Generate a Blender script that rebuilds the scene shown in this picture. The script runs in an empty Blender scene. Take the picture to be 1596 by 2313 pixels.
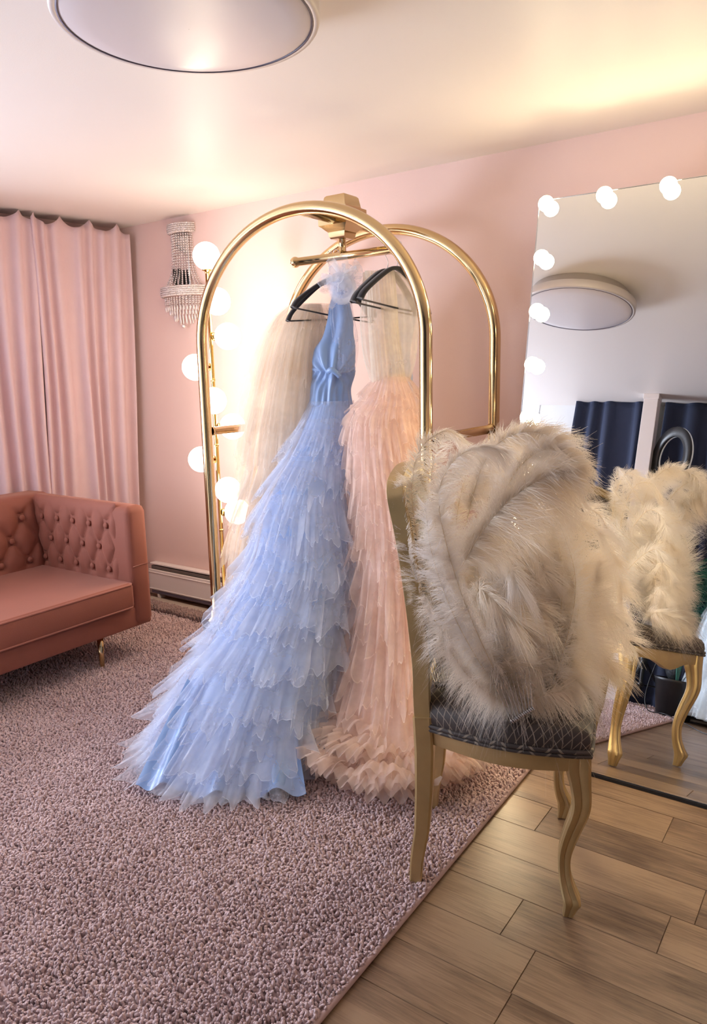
import bpy, math, random
import numpy as np
from mathutils import Matrix, Vector
PI = math.pi
rng = np.random.default_rng(7)
random.seed(7)
S = bpy.context.scene
COL = S.collection

# ------------------------------------------------------------------ camera
CAM_H = 1.44
F_PX, PITCH, ROLL = 1675.6, 0.185, -0.021
cF = np.array([0, math.cos(PITCH), -math.sin(PITCH)])
_U = np.array([0, math.sin(PITCH), math.cos(PITCH)]); _R = np.array([1., 0, 0])
cR = _R*math.cos(ROLL) + _U*math.sin(ROLL)
cU = -_R*math.sin(ROLL) + _U*math.cos(ROLL)
CAMP = np.array([0, 0, CAM_H])
cam = bpy.data.cameras.new('camera'); camo = bpy.data.objects.new('camera', cam); COL.objects.link(camo)
cam.sensor_fit = 'HORIZONTAL'; cam.sensor_width = 36; cam.lens = F_PX/1596*36
cam.clip_start = .02; cam.clip_end = 60
mm = Matrix(((cR[0], cU[0], -cF[0], 0), (cR[1], cU[1], -cF[1], 0), (cR[2], cU[2], -cF[2], CAM_H), (0, 0, 0, 1)))
camo.matrix_world = mm
S.camera = camo
S.view_settings.view_transform = 'Standard'; S.view_settings.look = 'None'
S.view_settings.gamma = 1; S.view_settings.use_curve_mapping = False
S.view_settings.exposure = 0.68
try:
    S.cycles.transparent_max_bounces = 48; S.cycles.max_bounces = 10
    S.cycles.diffuse_bounces = 6; S.cycles.glossy_bounces = 5; S.cycles.transmission_bounces = 6
    S.cycles.sample_clamp_indirect = 6.0
    S.cycles.use_denoising = True
except Exception: pass
def at(px, py, Y):            # a point measured off the photograph at the distance Y in front of the tripod
    d = cF + cR*(px-798)/F_PX - cU*(py-1156.5)/F_PX
    return CAMP + d*Y/d[1]

# ------------------------------------------------------------------ room frame
AZ = 0.616; H = 2.36; NW = 3.175
nw = np.array([math.sin(AZ), math.cos(AZ), 0]); ew = np.array([nw[1], -nw[0], 0])
def R2(e, n, z=0.): return ew*e + nw*n + np.array([0, 0, z])
CURT0 = np.array([-1.365, 4.788, 0]); CD = np.array([-.684, -.729, 0]); CD /= np.linalg.norm(CD)
CN = np.array([CD[1]*-1, CD[0], 0]); CN = CN if CN @ np.array([1, 0, 0]) > 0 else -CN   # into the room

# ------------------------------------------------------------------ world + lights
W = bpy.data.worlds.new('world'); S.world = W; W.use_nodes = True
W.node_tree.nodes['Background'].inputs[0].default_value = (.55, .72, 1, 1)
W.node_tree.nodes['Background'].inputs[1].default_value = 1.5
WIN_T0, WIN_T1, WIN_Z0, WIN_Z1 = 2.35, 3.75, .35, 2.15
al = bpy.data.lights.new('daylight', 'AREA'); al.shape = 'RECTANGLE'
al.size = WIN_T1-WIN_T0; al.size_y = WIN_Z1-WIN_Z0; al.energy = 165; al.color = (.80, .87, 1)
alo = bpy.data.objects.new('daylight', al); COL.objects.link(alo)
_c = CURT0 + CD*(WIN_T0+WIN_T1)/2 - CN*.42
alo.location = (_c[0], _c[1], (WIN_Z0+WIN_Z1)/2)
_dir = Vector((CN[0], CN[1], -.12)); alo.rotation_euler = _dir.to_track_quat('-Z', 'Z').to_euler()
GLOBE_STRENGTH = 10.5; BULB_STRENGTH = 30

# ------------------------------------------------------------------ mesh helpers
class MB:
    def __init__(s): s.v = []; s.f = []; s.n = 0; s.uv = None; s.mi = []
    def add(s, V, F, mi=0):
        V = np.asarray(V, float).reshape(-1, 3); s.v.append(V)
        for f in F: s.f.append(tuple(int(i)+s.n for i in f)); s.mi.append(mi)
        s.n += len(V); return s
    def box(s, c, d, rz=0, bev=0, mi=0):
        c = np.array(c, float); d = np.array(d, float)/2
        if bev <= 0:
            V = np.array([[x, y, z] for x in (-1, 1) for y in (-1, 1) for z in (-1, 1)])*d
            F = [(0, 1, 3, 2), (4, 6, 7, 5), (0, 4, 5, 1), (2, 3, 7, 6), (0, 2, 6, 4), (1, 5, 7, 3)]
        else:
            b = min(bev, d.min()*.98); r = []
            n = 3
            for zz, ins in [(-d[2], b)] + [(-d[2]+b-b*math.cos(a), b-b*math.sin(a)) for a in np.linspace(0, PI/2, n)][1:] + \
                           [(d[2]-b+b*math.sin(a), b-b*math.cos(a)) for a in np.linspace(0, PI/2, n)][:-1] + [(d[2], b)]:
                ring = []
                for (sx, sy, a0) in ((1, 1, 0), (-1, 1, PI/2), (-1, -1, PI), (1, -1, 1.5*PI)):
                    for a in np.linspace(a0, a0+PI/2, 4):
                        rr = max(b-ins, 0)
                        ring.append([sx*(d[0]-b)+rr*math.cos(a), sy*(d[1]-b)+rr*math.sin(a), zz])
                r.append(ring)
            V = np.array(r).reshape(-1, 3); m = 16; F = []
            for i in range(len(r)-1):
                for j in range(m): F.append((i*m+j, i*m+(j+1) % m, (i+1)*m+(j+1) % m, (i+1)*m+j))
            F.append(tuple(range(m-1, -1, -1))); F.append(tuple((len(r)-1)*m+j for j in range(m)))
        if rz: 
            cs, sn = math.cos(rz), math.sin(rz); V = np.stack([V[:, 0]*cs-V[:, 1]*sn, V[:, 0]*sn+V[:, 1]*cs, V[:, 2]], 1)
        return s.add(V+c, F, mi)
    def grid(s, P, closed_u=False, closed_v=False, mi=0):
        P = np.asarray(P, float); a, b = P.shape[:2]; F = []
        for i in range(a if closed_u else a-1):
            for j in range(b if closed_v else b-1):
                F.append((i*b+j, ((i+1) % a)*b+j, ((i+1) % a)*b+(j+1) % b, i*b+(j+1) % b))
        return s.add(P.reshape(-1, 3), F, mi)
    def tube(s, path, r, n=12, caps=True, closed=False, sx=1, sy=1, up=(0, 0, 1), sec=None, mi=0):
        path = np.asarray(path, float); k = len(path)
        r = np.broadcast_to(np.asarray(r, float), (k,))
        if closed: t = np.roll(path, -1, 0)-np.roll(path, 1, 0)
        else: t = np.gradient(path, axis=0)
        t /= np.linalg.norm(t, axis=1)[:, None]+1e-12
        u = np.array(up, float); rows = []
        if sec is None:
            A = np.linspace(0, 2*PI, n, endpoint=False); sec = np.stack([np.cos(A)*sx, np.sin(A)*sy], 1)
        for i in range(k):
            x = np.cross(u, t[i])
            if np.linalg.norm(x) < 1e-3: x = np.cross(np.array([1., 0, 0]), t[i])
            x /= np.linalg.norm(x); y = np.cross(t[i], x)
            if tuple(up) == (9, 9, 9): pass
            u = y
            rows.append(path[i]+(sec[:, :1]*x+sec[:, 1:2]*y)*r[i])
        m = len(sec); base = s.n; s.grid(np.array(rows), closed_u=closed, closed_v=True, mi=mi)
        if caps and not closed:
            s.f.append(tuple(base+j for j in range(m-1, -1, -1))); s.f.append(tuple(base+(k-1)*m+j for j in range(m))); s.mi += [mi, mi]
        return s
    def lathe(s, prof, n=24, c=(0, 0, 0), mi=0, a0=0, a1=2*PI):
        full = abs(a1-a0-2*PI) < 1e-6
        A = np.linspace(a0, a1, n, endpoint=not full)
        P = np.array([[[r*math.cos(a), r*math.sin(a), z] for a in A] for r, z in prof])+np.array(c, float)
        return s.grid(P, closed_v=full, mi=mi)
    def sphere(s, c, r, n=16, m=10, sc=(1, 1, 1), mi=0):
        prof = [(max(1e-5, math.sin(a)), -math.cos(a)) for a in np.linspace(0, PI, m)]
        A = np.linspace(0, 2*PI, n, endpoint=False)
        P = np.array([[[q*math.cos(a), q*math.sin(a), z] for a in A] for q, z in prof])*r*np.array(sc)+np.array(c, float)
        return s.grid(P, closed_v=True, mi=mi)
    def xf(s, M):
        M = np.array(M)
        s.v = [v@M[:3, :3].T+M[:3, 3] for v in s.v]; return s
    def build(s, name, mats, parent=None, smooth=True, shift=None, uv=None, weld=False):
        V = np.concatenate(s.v) if s.v else np.zeros((0, 3))
        if shift is not None: V = V-np.array(shift)
        return mesh_from(name, V, s.f, mats, parent, smooth, uv, s.mi)

def mesh_from(name, V, F, mats, parent=None, smooth=True, uv=None, mi=None):
    me = bpy.data.meshes.new(name)
    V = np.asarray(V, np.float32)
    if isinstance(F, np.ndarray):
        k = F.shape[1]; nf = len(F)
        me.vertices.add(len(V)); me.vertices.foreach_set('co', V.ravel())
        me.loops.add(nf*k); me.loops.foreach_set('vertex_index', F.astype(np.int32).ravel())
        me.polygons.add(nf); me.polygons.foreach_set('loop_start', np.arange(0, nf*k, k, dtype=np.int32))
        try: me.polygons.foreach_set('loop_total', np.full(nf, k, np.int32))
        except Exception: pass
        me.update(calc_edges=True)
    else:
        me.from_pydata(V.tolist(), [], F)
    if smooth: me.polygons.foreach_set('use_smooth', [True]*len(me.polygons))
    if uv is not None:
        L = me.uv_layers.new(name='UVMap'); vi = np.empty(len(me.loops), np.int32); me.loops.foreach_get('vertex_index', vi)
        L.data.foreach_set('uv', np.asarray(uv, np.float32)[vi].ravel())
    if not isinstance(mats, (list, tuple)): mats = [mats]
    for m in mats: me.materials.append(m)
    if mi is not None and len(mats) > 1: me.polygons.foreach_set('material_index', mi)
    me.update()
    o = bpy.data.objects.new(name, me); COL.objects.link(o)
    if parent: o.parent = parent
    return o
def smooth_by_angle(o, deg=35):
    me = o.data
    try: me.set_sharp_from_angle(angle=math.radians(deg))
    except Exception: pass
    return o
def thing(name, label, cat, loc=(0, 0, 0), rz=0, group=None, rot=None):
    o = bpy.data.objects.new(name, None); COL.objects.link(o); o.empty_display_size = .1
    o.location = tuple(loc); o.rotation_euler = rot if rot else (0, 0, rz)
    return tag(o, label, cat, group)
def tag(o, label, cat, group=None, kind=None):
    o['label'] = label; o['category'] = cat
    if group: o['group'] = group
    if kind: o['kind'] = kind
    return o
def struct(o): o['kind'] = 'structure'; return o
def copy_tree(o, parent=None):
    c = o.copy(); COL.objects.link(c)
    if parent: c.parent = parent
    for ch in list(o.children): copy_tree(ch, c)
    return c
def catmull(P, n):
    P = np.asarray(P, float); Q = np.vstack([2*P[0]-P[1], P, 2*P[-1]-P[-2]]); k = len(P)-1
    T = np.linspace(0, k, n); out = []
    for t in T:
        i = min(int(t), k-1); f = t-i; a, b, c, d = Q[i:i+4]
        out.append(.5*((2*b)+(-a+c)*f+(2*a-5*b+4*c-d)*f*f+(-a+3*b-3*c+d)*f**3))
    return np.array(out)
def vnoise(x, seed=0):          # smooth 1-D noise, x array
    r = np.random.default_rng(seed).uniform(-1, 1, 512); x = np.asarray(x, float); i = np.floor(x).astype(int); f = x-i; f = f*f*(3-2*f)
    return r[i % 512]*(1-f)+r[(i+1) % 512]*f

# ------------------------------------------------------------------ materials
def mat(name, col, rough=.6, metal=0, spec=.5, sheen=0, bump=0, bscale=50, emit=None, es=0, noise=0, nscale=8, coat=0, alpha=1, trans=0, sheen_tint=None):
    m = bpy.data.materials.new(name); m.use_nodes = True; nt = m.node_tree; N = nt.nodes; L = nt.links
    b = N['Principled BSDF']; b.inputs['Base Color'].default_value = (*col, 1); b.inputs['Roughness'].default_value = rough
    b.inputs['Metallic'].default_value = metal; b.inputs['Specular IOR Level'].default_value = spec
    if sheen: b.inputs['Sheen Weight'].default_value = sheen; b.inputs['Sheen Roughness'].default_value = .4
    if sheen_tint: b.inputs['Sheen Tint'].default_value = (*sheen_tint, 1)
    if coat: b.inputs['Coat Weight'].default_value = coat
    if trans: b.inputs['Transmission Weight'].default_value = trans
    if emit: b.inputs['Emission Color'].default_value = (*emit, 1); b.inputs['Emission Strength'].default_value = es
    tc = N.new('ShaderNodeTexCoord')
    if bump:
        t = N.new('ShaderNodeTexNoise'); t.inputs['Scale'].default_value = bscale; t.inputs['Detail'].default_value = 5
        L.new(tc.outputs['Object'], t.inputs['Vector'])
        bp = N.new('ShaderNodeBump'); bp.inputs['Strength'].default_value = bump; bp.inputs['Distance'].default_value = .01
        L.new(t.outputs['Fac'], bp.inputs['Height']); L.new(bp.outputs['Normal'], b.inputs['Normal'])
    if noise:
        t2 = N.new('ShaderNodeTexNoise'); t2.inputs['Scale'].default_value = nscale; t2.inputs['Detail'].default_value = 6
        L.new(tc.outputs['Object'], t2.inputs['Vector'])
        mx = N.new('ShaderNodeMixRGB'); mx.blend_type = 'MIX'
        mx.inputs[1].default_value = (*[c*(1-noise) for c in col], 1); mx.inputs[2].default_value = (*[min(1, c*(1+noise)) for c in col], 1)
        L.new(t2.outputs['Fac'], mx.inputs[0]); L.new(mx.outputs[0], b.inputs['Base Color'])
    m['c'] = 1
    return m
def tulle(name, col, fac, tl=.45):
    m = bpy.data.materials.new(name); m.use_nodes = True; nt = m.node_tree; N = nt.nodes; L = nt.links; N.clear()
    out = N.new('ShaderNodeOutputMaterial'); mx = N.new('ShaderNodeMixShader'); tr = N.new('ShaderNodeBsdfTransparent')
    mx2 = N.new('ShaderNodeMixShader'); d = N.new('ShaderNodeBsdfDiffuse'); t = N.new('ShaderNodeBsdfTranslucent')
    d.inputs[0].default_value = (*col, 1); t.inputs[0].default_value = (*col, 1); mx2.inputs[0].default_value = tl
    tc = N.new('ShaderNodeTexCoord'); nz = N.new('ShaderNodeTexNoise'); nz.inputs['Scale'].default_value = 9; nz.inputs['Detail'].default_value = 4
    mr = N.new('ShaderNodeMapRange'); mr.inputs[1].default_value = .3; mr.inputs[2].default_value = .7
    mr.inputs[3].default_value = fac*.7; mr.inputs[4].default_value = min(1, fac*1.3)
    L.new(tc.outputs['Object'], nz.inputs['Vector']); L.new(nz.outputs['Fac'], mr.inputs[0]); L.new(mr.outputs[0], mx.inputs[0])
    L.new(d.outputs[0], mx2.inputs[1]); L.new(t.outputs[0], mx2.inputs[2]); L.new(tr.outputs[0], mx.inputs[1]); L.new(mx2.outputs[0], mx.inputs[2]); L.new(mx.outputs[0], out.inputs[0])
    return m
def lamp_mat(name, col, strength):
    m = bpy.data.materials.new(name); m.use_nodes = True; N = m.node_tree.nodes; N.clear()
    out = N.new('ShaderNodeOutputMaterial'); e = N.new('ShaderNodeEmission'); e.inputs[0].default_value = (*col, 1); e.inputs[1].default_value = strength
    m.node_tree.links.new(e.outputs[0], out.inputs[0]); return m
M = {}
M['wall_pink'] = mat('painted wall pink', (.75, .56, .515), .55, bump=.06, bscale=180)
M['ceiling'] = mat('ceiling paint', (.80, .75, .71), .45, bump=.05, bscale=260)
M['white_block'] = mat('white painted block', (.75, .78, .80), .5, bump=.2, bscale=60)
M['white_trim'] = mat('white trim', (.78, .72, .70), .4)
M['brass'] = mat('polished brass', (.64, .48, .26), .14, 1, noise=.08, nscale=3)
M['gold_tube'] = mat('gold tube', (.85, .60, .20), .1, 1)
M['gold_paint'] = mat('gold painted wood', (.50, .37, .18), .36, .55, noise=.18, nscale=14, bump=.15, bscale=40)
M['sofa'] = mat('rose velvet', (.25, .078, .050), .75, sheen=.25, noise=.12, nscale=7, bump=.08, bscale=300, sheen_tint=(1, .62, .5))
M['sofa_pipe'] = mat('rose velvet piping', (.30, .10, .07), .6, sheen=.2)
M['curtain'] = mat('pink velvet curtain', (.70, .53, .56), .8, sheen=.5, noise=.05, nscale=9, bump=.1, bscale=90, sheen_tint=(1, .8, .8))
M['navy'] = mat('navy velvet', (.014, .022, .055), .8, sheen=.25, bump=.1, bscale=80, sheen_tint=(.4, .5, .9))
M['black'] = mat('black plastic', (.012, .012, .014), .4)
M['black_velvet'] = mat('black velvet flocking', (.012, .012, .018), .9, sheen=.3)
M['rubber'] = mat('dark rubber', (.012, .014, .02), .3)
M['steel'] = mat('steel wire', (.6, .6, .62), .2, 1)
M['globe'] = lamp_mat('opal globe glowing', (1, .82, .62), GLOBE_STRENGTH)
M['bulb'] = lamp_mat('vanity bulb glowing', (1, .80, .48), BULB_STRENGTH)
M['diffuser'] = mat('frosted diffuser', (.66, .62, .64), .28)
M['lamp_rim'] = mat('lamp rim', (.62, .58, .56), .45, .3)
M['dark_line'] = mat('dark gasket', (.12, .10, .15), .5)
M['satin_blue'] = mat('blue satin', (.24, .39, .70), .35, spec=.6, sheen=.3, bump=.08, bscale=12)
M['tulle_blue'] = tulle('pale blue tulle', (.80, .85, .96), .29); M['edge_blue'] = tulle('pale blue tulle edge', (.84, .89, .98), .40)
M['tulle_blush'] = tulle('blush tulle', (.93, .78, .70), .40); M['edge_blush'] = tulle('blush tulle edge', (.95, .82, .74), .50)
M['tulle_cream'] = tulle('cream tulle', (.95, .87, .78), .42); M['edge_cream'] = tulle('cream tulle edge', (.96, .90, .82), .42)
M['sheer_cream'] = tulle('sheer cream tulle', (.93, .85, .74), .40)
M['edge_white'] = tulle('white tulle edge', (.92, .96, 1), .7); M['tulle_white'] = tulle('white tulle', (.85, .92, .96), .5)
M['lining_blush'] = mat('blush lining', (.82, .60, .53), .6, bump=.1, bscale=10)
M['lining_cream'] = mat('cream lining', (.85, .72, .60), .6, bump=.1, bscale=10)
M['feather'] = None
M['quill'] = mat('feather quill', (.80, .68, .50), .5)
M['clear'] = mat('clear plastic', (.85, .87, .9), .08, spec=.8, trans=.75)
M['palm'] = mat('palm leaf', (.02, .13, .09), .45)
M['marble'] = mat('white disc', (.85, .83, .8), .4)
M['beige_mat'] = mat('beige carpet', (.48, .40, .34), .95, bump=.5, bscale=300)
M['paper'] = mat('paper', (.8, .8, .8), .7)
M['silver'] = mat('silver vase', (.75, .8, .82), .12, 1)
def crystal():
    m = bpy.data.materials.new('crystal beads'); m.use_nodes = True; N = m.node_tree.nodes; L = m.node_tree.links; N.clear()
    out = N.new('ShaderNodeOutputMaterial'); a = N.new('ShaderNodeBsdfGlossy'); a.inputs['Roughness'].default_value = .05; a.inputs[0].default_value = (.95, .93, .93, 1)
    t = N.new('ShaderNodeBsdfTransparent'); t.inputs[0].default_value = (.95, .92, .92, 1); d = N.new('ShaderNodeBsdfDiffuse'); d.inputs[0].default_value = (.85, .8, .8, 1)
    m1 = N.new('ShaderNodeMixShader'); m1.inputs[0].default_value = .45; m2 = N.new('ShaderNodeMixShader'); m2.inputs[0].default_value = .3
    L.new(a.outputs[0], m1.inputs[1]); L.new(d.outputs[0], m1.inputs[2]); L.new(m1.outputs[0], m2.inputs[1]); L.new(t.outputs[0], m2.inputs[2]); L.new(m2.outputs[0], out.inputs[0]); return m
M['crystal'] = crystal()
def mirror_mat():
    m = bpy.data.materials.new('mirror silvering'); m.use_nodes = True; b = m.node_tree.nodes['Principled BSDF']
    b.inputs['Base Color'].default_value = (.90, .92, .93, 1); b.inputs['Metallic'].default_value = 1; b.inputs['Roughness'].default_value = 0; return m
M['mirror'] = mirror_mat()
def feather_mat():
    m = bpy.data.materials.new('ostrich feather'); m.use_nodes = True; N = m.node_tree.nodes; L = m.node_tree.links; N.clear()
    out = N.new('ShaderNodeOutputMaterial'); d = N.new('ShaderNodeBsdfDiffuse'); t = N.new('ShaderNodeBsdfTranslucent'); x = N.new('ShaderNodeMixShader')
    oi = N.new('ShaderNodeObjectInfo'); mc = N.new('ShaderNodeMixRGB'); mc.inputs[1].default_value = (.96, .88, .76, 1); mc.inputs[2].default_value = (.97, .94, .91, 1)
    L.new(oi.outputs['Random'], mc.inputs[0]); L.new(mc.outputs[0], d.inputs[0]); L.new(mc.outputs[0], t.inputs[0]); x.inputs[0].default_value = .45
    L.new(d.outputs[0], x.inputs[1]); L.new(t.outputs[0], x.inputs[2]); L.new(x.outputs[0], out.inputs[0]); return m
M['feather'] = feather_mat()
def wood():
    m = bpy.data.materials.new('oak laminate'); m.use_nodes = True; N = m.node_tree.nodes; L = m.node_tree.links; b = N['Principled BSDF']
    uv = N.new('ShaderNodeUVMap'); at_ = N.new('ShaderNodeAttribute'); at_.attribute_name = 'plank'; at_.attribute_type = 'GEOMETRY'
    off = N.new('ShaderNodeVectorMath'); off.operation = 'MULTIPLY_ADD'; off.inputs[1].default_value = (13.7, 5.3, 9.1)
    cmb = N.new('ShaderNodeCombineXYZ'); 
    for i in range(3): L.new(at_.outputs['Fac'], cmb.inputs[i])
    L.new(cmb.outputs[0], off.inputs[0]); L.new(uv.outputs[0], off.inputs[2])
    mp = N.new('ShaderNodeMapping'); mp.inputs['Scale'].default_value = (1.5, 34, 1); L.new(off.outputs[0], mp.inputs[0])
    n1 = N.new('ShaderNodeTexNoise'); n1.inputs['Scale'].default_value = 3; n1.inputs['Detail'].default_value = 8; n1.inputs['Roughness'].default_value = .72; n1.inputs['Distortion'].default_value = 1.1
    L.new(mp.outputs[0], n1.inputs['Vector'])
    mp2 = N.new('ShaderNodeMapping'); mp2.inputs['Scale'].default_value = (2.2, 7, 1); L.new(off.outputs[0], mp2.inputs[0])
    n2 = N.new('ShaderNodeTexNoise'); n2.inputs['Scale'].default_value = 1.6; n2.inputs['Detail'].default_value = 4; L.new(mp2.outputs[0], n2.inputs['Vector'])
    r = N.new('ShaderNodeValToRGB'); r.color_ramp.elements[0].position = .37; r.color_ramp.elements[0].color = (.10, .058, .034, 1)
    r.color_ramp.elements[1].position = .60; r.color_ramp.elements[1].color = (.31, .205, .125, 1)
    ad = N.new('ShaderNodeMath'); ad.operation = 'MULTIPLY_ADD'; ad.inputs[1].default_value = .5
    L.new(n1.outputs['Fac'], ad.inputs[0]); 
    h2 = N.new('ShaderNodeMath'); h2.operation = 'MULTIPLY'; h2.inputs[1].default_value = .5; L.new(n2.outputs['Fac'], h2.inputs[0]); L.new(h2.outputs[0], ad.inputs[2])
    ad2 = N.new('ShaderNodeMath'); ad2.operation = 'MULTIPLY_ADD'; ad2.inputs[1].default_value = .12; L.new(at_.outputs['Fac'], ad2.inputs[0]); L.new(ad.outputs[0], ad2.inputs[2])
    sb = N.new('ShaderNodeMath'); sb.operation = 'SUBTRACT'; sb.inputs[1].default_value = .06; L.new(ad2.outputs[0], sb.inputs[0])
    L.new(sb.outputs[0], r.inputs[0]); L.new(r.outputs[0], b.inputs['Base Color']); b.inputs['Roughness'].default_value = .36
    bp = N.new('ShaderNodeBump'); bp.inputs['Strength'].default_value = .12; bp.inputs['Distance'].default_value = .004; L.new(n1.outputs['Fac'], bp.inputs['Height']); L.new(bp.outputs[0], b.inputs['Normal'])
    return m
M['wood'] = wood()
def trellis(name, base, line, k=62):
    m = bpy.data.materials.new(name); m.use_nodes = True; N = m.node_tree.nodes; L = m.node_tree.links; b = N['Principled BSDF']
    uv = N.new('ShaderNodeUVMap'); sp = N.new('ShaderNodeSeparateXYZ'); L.new(uv.outputs[0], sp.inputs[0])
    def mth(op, a, c=None, v=None):
        n = N.new('ShaderNodeMath'); n.operation = op
        L.new(a, n.inputs[0])
        if c is not None: L.new(c, n.inputs[1])
        if v is not None: n.inputs[1].default_value = v
        return n.outputs[0]
    x = mth('MULTIPLY', sp.outputs[0], v=k*1.9); y = mth('MULTIPLY', sp.outputs[1], v=k)
    w = mth('MULTIPLY', mth('SINE', mth('MULTIPLY', x, v=1.0)), v=.0)
    p = mth('ABSOLUTE', mth('SINE', mth('ADD', x, y))); q = mth('ABSOLUTE', mth('SINE', mth('SUBTRACT', x, y)))
    mn = mth('MINIMUM', p, q)
    f = mth('LESS_THAN', mn, v=.17)
    mx = N.new('ShaderNodeMixRGB'); mx.inputs[1].default_value = (*base, 1); mx.inputs[2].default_value = (*line, 1); L.new(f, mx.inputs[0])
    L.new(mx.outputs[0], b.inputs['Base Color']); b.inputs['Roughness'].default_value = .45; b.inputs['Sheen Weight'].default_value = .05
    bp = N.new('ShaderNodeBump'); bp.inputs['Strength'].default_value = .4; bp.inputs['Distance'].default_value = .003; L.new(f, bp.inputs['Height']); L.new(bp.outputs[0], b.inputs['Normal'])
    return m
M['trellis'] = trellis('charcoal trellis fabric', (.040, .030, .028), (.21, .17, .13))
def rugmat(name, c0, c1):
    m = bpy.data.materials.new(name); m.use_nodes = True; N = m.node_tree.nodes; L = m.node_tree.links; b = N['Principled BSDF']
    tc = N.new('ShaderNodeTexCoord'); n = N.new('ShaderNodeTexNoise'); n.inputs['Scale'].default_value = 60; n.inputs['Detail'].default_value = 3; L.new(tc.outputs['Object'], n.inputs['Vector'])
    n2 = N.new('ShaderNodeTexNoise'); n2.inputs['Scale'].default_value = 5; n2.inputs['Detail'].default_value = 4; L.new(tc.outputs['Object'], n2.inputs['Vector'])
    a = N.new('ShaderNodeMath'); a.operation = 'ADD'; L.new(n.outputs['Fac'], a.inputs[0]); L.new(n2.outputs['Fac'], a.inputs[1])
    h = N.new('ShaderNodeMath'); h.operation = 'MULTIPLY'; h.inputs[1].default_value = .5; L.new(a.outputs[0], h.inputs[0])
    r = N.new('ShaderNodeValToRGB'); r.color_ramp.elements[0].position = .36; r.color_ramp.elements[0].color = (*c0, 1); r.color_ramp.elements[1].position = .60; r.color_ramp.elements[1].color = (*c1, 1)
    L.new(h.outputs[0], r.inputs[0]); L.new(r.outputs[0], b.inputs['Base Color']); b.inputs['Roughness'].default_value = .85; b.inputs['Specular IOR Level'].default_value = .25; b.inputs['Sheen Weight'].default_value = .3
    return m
M['rug'] = rugmat('mauve pile', (.54, .39, .39), (.66, .50, .50))
M['rug_edge'] = mat('rug binding', (.50, .35, .33), .9)
M['rug_dark'] = rugmat('deck and shaded edge pile', (.26, .17, .16), (.36, .25, .23))  # cart deck carpet, and the rug's far edge with its shadow coloured in

# ================================================================== the room
def slab(mb, p0, p1, z0, z1, th, nrm):     # wall piece from p0 to p1 (plan), thickness th away from the room
    p0 = np.array(p0[:2]); p1 = np.array(p1[:2]); n2 = np.array(nrm[:2]); c = (p0+p1)/2-n2*th/2; d = p1-p0
    mb.box((c[0], c[1], (z0+z1)/2), (np.linalg.norm(d), th, z1-z0), rz=math.atan2(d[1], d[0]))
WL0 = CURT0-CN*.14-CD*.25                       # wall behind the pink curtain
WLend = WL0+CD*4.45
E1 = 2.45; NB = -.80
# floor of laminate planks
PW = .157; V = []; F = []; UVs = []; pid = []; fcol = []
known = {1.428: -.588, 1.585: -1.9, 1.742: -1.55, 1.899: -.277, 2.056: -.778, 2.213: -.43}
for k in range(-16, 17):
    n0 = 1.428+PW*k; 
    if n0 > NW+.1 or n0 < NB-.3: continue
    key = [kk for kk in known if abs(kk-n0) < .01]
    e0 = known[key[0]] if key else rng.uniform(-1.2, 0)
    L0 = 1.215; e = e0-L0*math.ceil((e0+5.0)/L0)
    while e < E1+.1:
        g = .0006; b = len(V); pr = rng.uniform()
        a0, a1, b0, b1 = e+g, e+L0-g, n0+g, n0+PW-g; bv = .0009
        for (ee, nn, z) in [(a0, b0, -.002), (a1, b0, -.002), (a1, b1, -.002), (a0, b1, -.002), (a0+bv, b0+bv, 0), (a1-bv, b0+bv, 0), (a1-bv, b1-bv, 0), (a0+bv, b1-bv, 0)]:
            V.append(R2(ee, nn, z)); UVs.append((ee, nn)); pid.append(pr)
        F += [(b+4, b+5, b+6, b+7), (b, b+1, b+5, b+4), (b+1, b+2, b+6, b+5), (b+2, b+3, b+7, b+6), (b+3, b, b+4, b+7)]
        e += L0
b = len(V)
for (ee, nn) in [(-5.2, -2.4), (E1+.2, -2.4), (E1+.2, NW+.3), (-5.2, NW+.3)]: V.append(R2(ee, nn, -.003)); UVs.append((ee, nn)); pid.append(-.6)
F.append((b, b+1, b+2, b+3))
fl = struct(mesh_from('floor', V, F, M['wood'], smooth=False, uv=UVs))
_a = fl.data.attributes.new('plank', 'FLOAT', 'POINT'); _a.data.foreach_set('value', np.array(pid, np.float32))
m_ = MB(); c = R2(-1.3, .7); m_.box((c[0], c[1], H+.05), (9, 7.5, .1), rz=math.atan2(ew[1], ew[0])); struct(m_.build('ceiling', M['ceiling'], smooth=False))
m_ = MB(); slab(m_, R2(-4.4, NW), R2(E1, NW), 0, H, .1, -nw); struct(m_.build('wall_right', M['wall_pink'], smooth=False))
m_ = MB(); a = WL0+CD*WIN_T0; b_ = WL0+CD*WIN_T1
slab(m_, WL0-CD*.1, a, 0, H, .1, CN); slab(m_, b_, WLend, 0, H, .1, CN); slab(m_, a, b_, 0, WIN_Z0, .1, CN); slab(m_, a, b_, WIN_Z1, H, .1, CN)
struct(m_.build('wall_left', M['wall_pink'], smooth=False))
m_ = MB(); slab(m_, R2(-5.2, NB), R2(E1, NB), 0, H, .1, nw)
# block joints, shallow raised faces
for r_ in range(6):
    for i in range(16):
        e = -4.9+i*.46+(.23 if r_ % 2 else 0)
        if e+.45 > E1: continue
        cc = R2(e+.225, NB+.003); m_.box((cc[0], cc[1], .2+r_*.4), (.45, .008, .39), rz=math.atan2(ew[1], ew[0]), bev=.003)
struct(m_.build('wall_back', M['white_block'], smooth=False))
m_ = MB(); slab(m_, R2(E1, NB-.1), R2(E1, NW+.1), 0, H, .1, -ew); struct(m_.build('wall_front', M['wall_pink'], smooth=False))
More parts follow.
